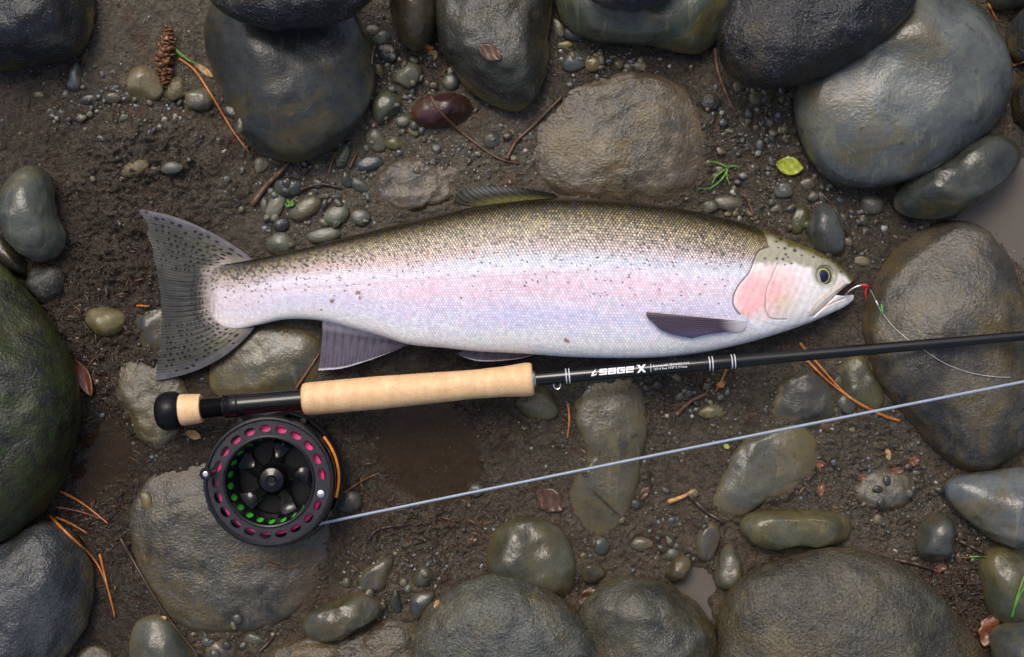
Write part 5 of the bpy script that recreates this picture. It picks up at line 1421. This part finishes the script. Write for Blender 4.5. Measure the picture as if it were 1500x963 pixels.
def strand(name, pts, r0, r1, mat, label, cat, n=26, lift=None, group=None, flat=6):
    w = on_surface(pts, n, max(r0, .0006) if lift is None else lift)
    return put(name, tube(w, np.linspace(r0, r1, n), flat), mat, w[0] * (1, 1, 0) + (0, 0, w[0][2]), label, cat, group)
ND = 'pine_needle'
for pts, lab in [
    ([(262, 86), (285, 103), (310, 140), (340, 190), (366, 225)], 'long orange pine needle running from the cone down the charcoal boulder'),
    ([(1172, 503), (1195, 530), (1240, 578), (1285, 604), (1318, 616)], 'upper orange pine needle of the pair crossing under the fly line'),
    ([(1182, 528), (1215, 560), (1262, 594), (1300, 612), (1319, 617)], 'lower orange pine needle of the pair crossing under the fly line'),
    ([(72, 755), (100, 783), (138, 820), (158, 862), (168, 905)], 'longest orange pine needle on the dark blue-grey boulder'),
    ([(146, 812), (155, 850), (165, 890), (168, 903)], 'short orange pine needle joined at its tip to the longest needle'),
    ([(82, 758), (105, 768), (130, 783)], 'short curved orange pine needle beside the longest needle'),
    ([(88, 720), (120, 737), (158, 767)], 'dark orange pine needle below the mossy boulder, upper of its bundle'),
    ([(82, 743), (118, 750), (152, 762)], 'rusty pine needle below the mossy boulder, lower of its bundle'),
    ([(434, 569), (448, 548), (468, 518)], 'red-brown pine needle between the anal fin and the cork grip'),
    ([(200, 448), (220, 449)], 'bright orange bit of needle beside the tail fin'),
    ([(832, 592), (834, 615), (831, 642)], 'short orange needle standing beside the long pale slab'),
    ([(1064, 541), (1058, 556), (1048, 574)], 'orange needle stub with a round seed below the rod'),
    ([(504, 722), (530, 705), (555, 693)], 'red-brown needle in mud beside the reel'),
    ([(392, 826), (415, 832), (440, 828)], 'thin brown needle on the boulder carrying the reel'),
    ([(1448, 5), (1454, 18), (1461, 30)], 'amber needle bit above the broad blue-grey boulder')]:
    strand(ND, pts, .0012, .0005, M['needle'] if 'brown' not in lab and 'rusty' not in lab else M['leafred'], lab, 'needle')
for pts, r, mat, lab in [
    ([(370, 300), (388, 275), (407, 256), (422, 240)], .0028, 'twig', 'stout brown twig leaning between gravel and the charcoal boulder'),
    ([(440, 278), (470, 270), (500, 276)], .0018, 'darktwig', 'frayed dark twig in the gravel patch above the trout back'),
    ([(630, 140), (650, 170), (690, 205), (730, 232), (762, 240)], .0014, 'twig', 'thin brown twig crossing the dark red cobble'),
    ([(742, 234), (756, 208), (780, 185), (823, 142)], .0016, 'twig', 'thin twig curving along the low tan and mauve boulder'),
    ([(1047, 70), (1052, 105), (1065, 140), (1080, 170)], .0017, 'twig', 'reddish root hanging beside the almost black boulder'),
    ([(1120, 170), (1126, 150), (1128, 135)], .0010, 'twig', 'short root stub under the almost black boulder'),
    ([(1090, 285), (1100, 305), (1106, 328)], .0012, 'twig', 'short reddish twig just above the trout head'),
    ([(1202, 282), (1225, 310), (1240, 345), (1256, 370)], .0012, 'darktwig', 'thin dark twig between leaning cobble and big brown boulder'),
    ([(176, 788), (200, 830), (222, 868), (250, 910), (292, 962)], .0016, 'darktwig', 'long dark root running along the boulder carrying the reel'),
    ([(990, 608), (1012, 588), (1032, 578), (1040, 566)], .0022, 'twig', 'forked brown twig in mud below the rod'),
    ([(1012, 728), (1035, 750), (1062, 766)], .0022, 'darktwig', 'dark twig between the flush slab and the long olive cobble'),
    ([(870, 720), (890, 740), (910, 758)], .0009, 'darktwig', 'thin leaf stalk lying on the long pale slab'),
    ([(980, 735), (1000, 728), (1018, 718)], .0022, 'chaff', 'pale yellow stalk in the mud right of the long pale slab'),
    ([(482, 254), (486, 238), (492, 222)], .0014, 'twig', 'short red-brown rootlet left of the sage upright pebble'),
    ([(512, 246), (518, 234), (524, 222)], .0014, 'twig', 'short red-brown rootlet right of the sage upright pebble'),
    ([(545, 95), (546, 80), (550, 66)], .0010, 'twig', 'fine reddish root in the gap beside the brown cobble'),
    ([(530, 70), (600, 60), (640, 55)], 0, '', ''),
    ([(1484, 96), (1500, 91), (1530, 84)], .0014, 'chaff', 'pale straw lying behind the broad blue-grey boulder'),
    ([(380, 955), (395, 940), (402, 930)], .0014, 'darktwig', 'dark forked twig beside the small grey oval pebble'),
    ([(1310, 820), (1340, 826), (1372, 836)], .0022, 'darktwig', 'dark bark strip below the egg-shaped cobble'),
    ([(1400, 790), (1425, 802), (1444, 812)], .0020, 'darktwig', 'dark wet twig beside the smooth blue-grey wedge'),
    ([(540, 790), (556, 775), (600, 768)], .0016, 'darktwig', 'dark stick in mud right of the reel'),
    ([(1268, 945), (1270, 955)], 0, '', '')]:
    if r: strand('twig', pts, r, r * .55, M[mat], lab, 'twig', flat=8)

def leaf(px, py, L, Wd, rot, mat, label, curl=.25, lobes=0, lift=.001, name='leaf', n=18, mW=9):
    """thin curled leaf with a folded midrib"""
    g = hit(px, py); V = []; th = math.radians(rot); c_, s_ = math.cos(th), math.sin(th); sd_ = rng.uniform(0, 50)
    for side in (0, 1):
        for i in range(n):
            f = i / (n - 1); w = math.sin(math.pi * min(1, f * .97 + .015)) ** .75 * Wd * (1 + lobes * math.sin(f * 22))
            for j in range(mW):
                q = j / (mW - 1) * 2 - 1
                u = (f - .5) * L; v_ = q * w * .5
                z = (abs(q) * .22 * Wd * curl + curl * .35 * L * (f - .5) ** 2 * 2 + .08 * Wd * math.sin(f * 9 + q * 3 + sd_)) - side * .5
                V.append((g[0] + (u * c_ - v_ * s_) * S, g[1] + (u * s_ + v_ * c_) * S, g[2] + lift + max(0, z + .6) * S))
    V = np.array(V)
    zz = hfun(V[:, 0], V[:, 1]); V[:, 2] = np.maximum(V[:, 2], np.minimum(zz + .0006, g[2] + .004))
    V[n * mW:, 2] -= .0002
    F = np.vstack([grid_faces(n, mW), grid_faces(n, mW, off=n * mW)[:, ::-1]])
    idx = np.arange(n * mW).reshape(n, mW); bd = np.concatenate([idx[:, 0], idx[-1, 1:], idx[-2::-1, -1], idx[0, -2:0:-1]]); nb = np.roll(bd, -1)
    F = np.vstack([F, np.stack([bd, nb, nb + n * mW, bd + n * mW], -1)])
    return put(name, (V, [tuple(int(i) for i in f) for f in F]), mat, np.array([g[0], g[1], g[2]]), label, 'leaf')
leaf(1156, 244, 40, 27, -10, M['leafyel'], 'yellow-green leaf lying on gravel below the broad blue-grey boulder', .3)
leaf(122, 552, 62, 22, -62, M['leafred'], 'rust brown curled leaf leaning against the mossy boulder', .5)
leaf(806, 733, 46, 34, -35, M['leafbrown'], 'brown crumpled leaf touching the long pale slab', .35, .06)
leaf(1448, 922, 50, 32, 70, M['leafred'], 'rust orange torn leaf in the dark corner beside the broad brown-grey boulder', .5, .12)
leaf(284, 637, 24, 13, -20, M['chaff'], 'small yellow and red leaf behind the reel rim', .4)
leaf(1202, 716, 22, 12, 80, M['leafred'], 'small orange leaf in mud beside the pale grey-green slab', .4)
leaf(1200, 680, 16, 11, 10, M['leafred'], 'small pinkish seed leaf above the small orange leaf', .4)
leaf(634, 82, 17, 14, 60, M['chaff'], 'pale pink seed husk below the upright brown cobble', .6)
leaf(628, 72, 16, 9, 10, M['needle'], 'orange seed husk touching the upright brown cobble', .6)
leaf(718, 78, 36, 22, -25, M['leafbrown'], 'thin brown leaf stuck on the olive-ringed grey boulder', .15)
leaf(862, 872, 34, 20, 40, M['leafbrown'], 'dark brown leaf wedged between round olive cobble and mottled boulder', .5)
leaf(1312, 690, 22, 10, 10, M['leafred'], 'dark red husk in mud above the flush blue-grey stone', .5)
leaf(1338, 676, 18, 14, 30, M['leafred'], 'reddish bark flake under the big brown boulder', .4)
leaf(1300, 665, 18, 9, -80, M['chaff'], 'pale bark strip in mud under the big brown boulder', .3)
leaf(945, 720, 26, 11, 60, M['leafbrown'], 'dark curled husk in mud beside the long pale slab', .6)
leaf(1055, 564, 12, 9, 0, M['needle'], 'round orange seed on the needle stub below the rod', .3)
leaf(1376, 832, 20, 12, 20, M['leafred'], 'brown folded leaf under the egg-shaped cobble', .5)
leaf(640, 885, 14, 9, 70, M['chaff'], 'pale papery husk beside the half moon pebble', .4)
leaf(1064, 654, 10, 7, -30, M['leafyel'], 'tiny yellow leaf beside the fly line and flush slab', .3)
leaf(300, 104, 36, 9, -38, M['chaff'], 'pale splinter of wood beside the long orange needle', .2)
leaf(1262, 700, 14, 8, 10, M['leafred'], 'small russet husk near the flush blue-grey stone', .5)
leaf(858, 695, 12, 8, 0, M['darktwig'], 'black shred of bark lying on the long pale slab', .3)
leaf(240, 905, 10, 6, 0, M['chaff'], 'tiny straw flake on the grey cobble under the dark root', .2)

def grass_tuft(px, py, tips, label, r=.0010, mat=None, name='grass_tuft'):
    g = hit(px, py); t = thing(name, label, 'grass', tuple(g))
    for pts in tips:
        w = on_surface([(px, py)] + pts, 14, .0012) + np.linspace(0, .004, 14)[:, None] * (0, 0, 1)
        me = py_mesh('blade', *(lambda VF: (np.array(VF[0]) - g, VF[1]))(tube(w, np.linspace(r, r * .4, 14), 6))); fix_normals(me); link('blade', me, mat or M['grass'], t)
grass_tuft(1066, 246, [[(1058, 262), (1040, 276), (1022, 277)], [(1058, 242), (1045, 238), (1031, 240)], [(1072, 244), (1084, 245)], [(1064, 258), (1068, 272)], [(1050, 258), (1042, 270)]], 'sprig of thin bright green grass in the mud above the trout')
grass_tuft(244, 62, [[(262, 76), (280, 92)], [(255, 72), (272, 86)], [(268, 84), (292, 96)]], 'green grass blades lying across the cone tip', .0012)
grass_tuft(426, 300, [[(422, 294)], [(431, 293)], [(428, 302), (432, 298)], [(422, 303), (419, 300)]], 'tiny bright green seedling among the sage pebbles', .0016)
grass_tuft(1482, 905, [[(1490, 870), (1500, 838)], [(1488, 880), (1498, 860)]], 'tall green grass blades at the dim grey-green boulder', .0014)
grass_tuft(1420, 816, [[(1432, 815), (1442, 815)]], 'single short green blade in the leaf litter beside the dim grey-green boulder', .0010)

# cone: axis with spiral scales
g0 = hit(244, 85); cn = thing('seed_cone', 'small brown cone lying in the mud beside the cream tan pebble', 'cone', tuple(g0))
ax0 = P(247, 42, g0[2] + .006) - g0; ax1 = P(238, 128, g0[2] + .005) - g0; ad, abv, acv = frame_from(ax1 - ax0); L = np.linalg.norm(ax1 - ax0)
V, F = tube([ax0 + (ax1 - ax0) * f for f in np.linspace(0, 1, 10)], [.0015, .0028, .0034, .0036, .0038, .0034, .003, .0022, .0015, .001], 10)
me = py_mesh('core', V, F); fix_normals(me); link('core', me, M['cone'], cn)
sv = [(-.35, 0, 0), (.35, 0, 0), (.5, .55, .12), (0, 1, .3), (-.5, .55, .12), (0, .5, .30), (-.35, 0, -.12), (.35, 0, -.12), (0, .9, .12)]
sf = [(0, 1, 5), (1, 2, 5), (2, 3, 5), (3, 4, 5), (4, 0, 5), (0, 6, 7, 1), (1, 7, 8), (1, 8, 2), (2, 8, 3), (3, 8, 4), (4, 8, 0), (0, 8, 6), (6, 8, 7)]
sme = py_mesh('scale', np.array(sv) * .0062, sf); fix_normals(sme); sme.materials.append(M['cone'])
for k in range(90):
    f = (k + .5) / 90; a_ = k * 2.39996; rr = .0055 * math.sin(math.pi * (.12 + .78 * f)) ** .6
    p = ax0 + (ax1 - ax0) * f; rad = math.cos(a_) * abv + math.sin(a_) * acv
    yv = rad * .75 - ad * .65; yv /= np.linalg.norm(yv); xv = np.cross(yv, rad); xv /= np.linalg.norm(xv) + 1e-9; zv = np.cross(xv, yv)
    o = link('scale', sme, parent=cn); mt = Matrix([[xv[0], yv[0], zv[0], 0], [xv[1], yv[1], zv[1], 0], [xv[2], yv[2], zv[2], 0], [0, 0, 0, 1]])
    q = p + rad * rr * rng.uniform(.3, .6)
    o.matrix_local = Matrix.Translation(tuple(q)) @ mt @ Matrix.Scale((.55 + .5 * math.sin(math.pi * f)) * rng.uniform(.6, 1.25), 4) @ Matrix.Rotation(rng.uniform(-.5, .5), 4, 'X') @ Matrix.Rotation(rng.uniform(-.5, .5), 4, 'Y')

# bark crumbs and leaf shreds: too many and too small to count
def litter(n=2600):
    Vs, Fs, Cs = [], [], []
    zones = [(150, 520, 90, 150, .22), (620, 770, 130, 70, .2), (1400, 840, 80, 70, .25), (1250, 700, 110, 80, .12), (1100, 250, 100, 90, .08), (600, 100, 60, 70, .05), (150, 770, 60, 70, .08)]
    pr = np.array([z[4] for z in zones]); pr /= pr.sum(); k = 0
    cols = np.array([(.030, .017, .010), (.055, .028, .014), (.090, .040, .018), (.022, .016, .012), (.16, .085, .03), (.06, .02, .012)])
    zi = rng.choice(len(zones), size=n, p=pr); ZA = np.array(zones)[zi]
    XA = ZA[:, 0] + rng.normal(size=n) * ZA[:, 2] * .7; YA = ZA[:, 1] + rng.normal(size=n) * ZA[:, 3] * .7
    WX, WY = (XA - 750) * S, (481.5 - YA) * S; WZ = hfun(WX, WY)
    for q_ in range(n):
        wx, wy, wz = WX[q_], WY[q_], WZ[q_]
        L = rng.gamma(2, 1.8) + 1.2; w = rng.uniform(.5, 1.4); t = rng.uniform(0, 6.28); bend = rng.uniform(-.3, .3); tl = rng.uniform(-.2, .2)
        for i in range(4):
            f = i / 3 - .5; u = f * 2 * L; v_ = bend * L * (4 * f * f); ww = w * (1 - 1.5 * f * f)
            for dv, dz in ((-ww, 0), (0, w * .7), (ww, 0), (0, -w * .4)):
                Vs.append((wx + (u * math.cos(t) - (v_ + dv) * math.sin(t)) * S, wy + (u * math.sin(t) + (v_ + dv) * math.cos(t)) * S, wz + (dz + .5 + tl * u) * S))
        for i in range(3):
            for j in range(4): Fs.append((k + i * 4 + j, k + i * 4 + (j + 1) % 4, k + i * 4 + 4 + (j + 1) % 4, k + i * 4 + 4 + j))
        Fs += [(k, k + 3, k + 2, k + 1), (k + 12, k + 13, k + 14, k + 15)]
        k += 16; c = cols[rng.choice(6, p=[.3, .27, .15, .18, .05, .05])] * rng.uniform(.7, 1.3); Cs += [c] * 16
    me = np_mesh('litter', np.array(Vs), np.array(Fs)); vcol(me, np.array(Cs))
    o = link('litter', me, attr_mat('wet_bark_crumbs', .28, .6)); o['kind'] = 'stuff'; o['label'] = 'dark wet bark crumbs and leaf shreds trodden into the mud'; o['category'] = 'litter'
litter()
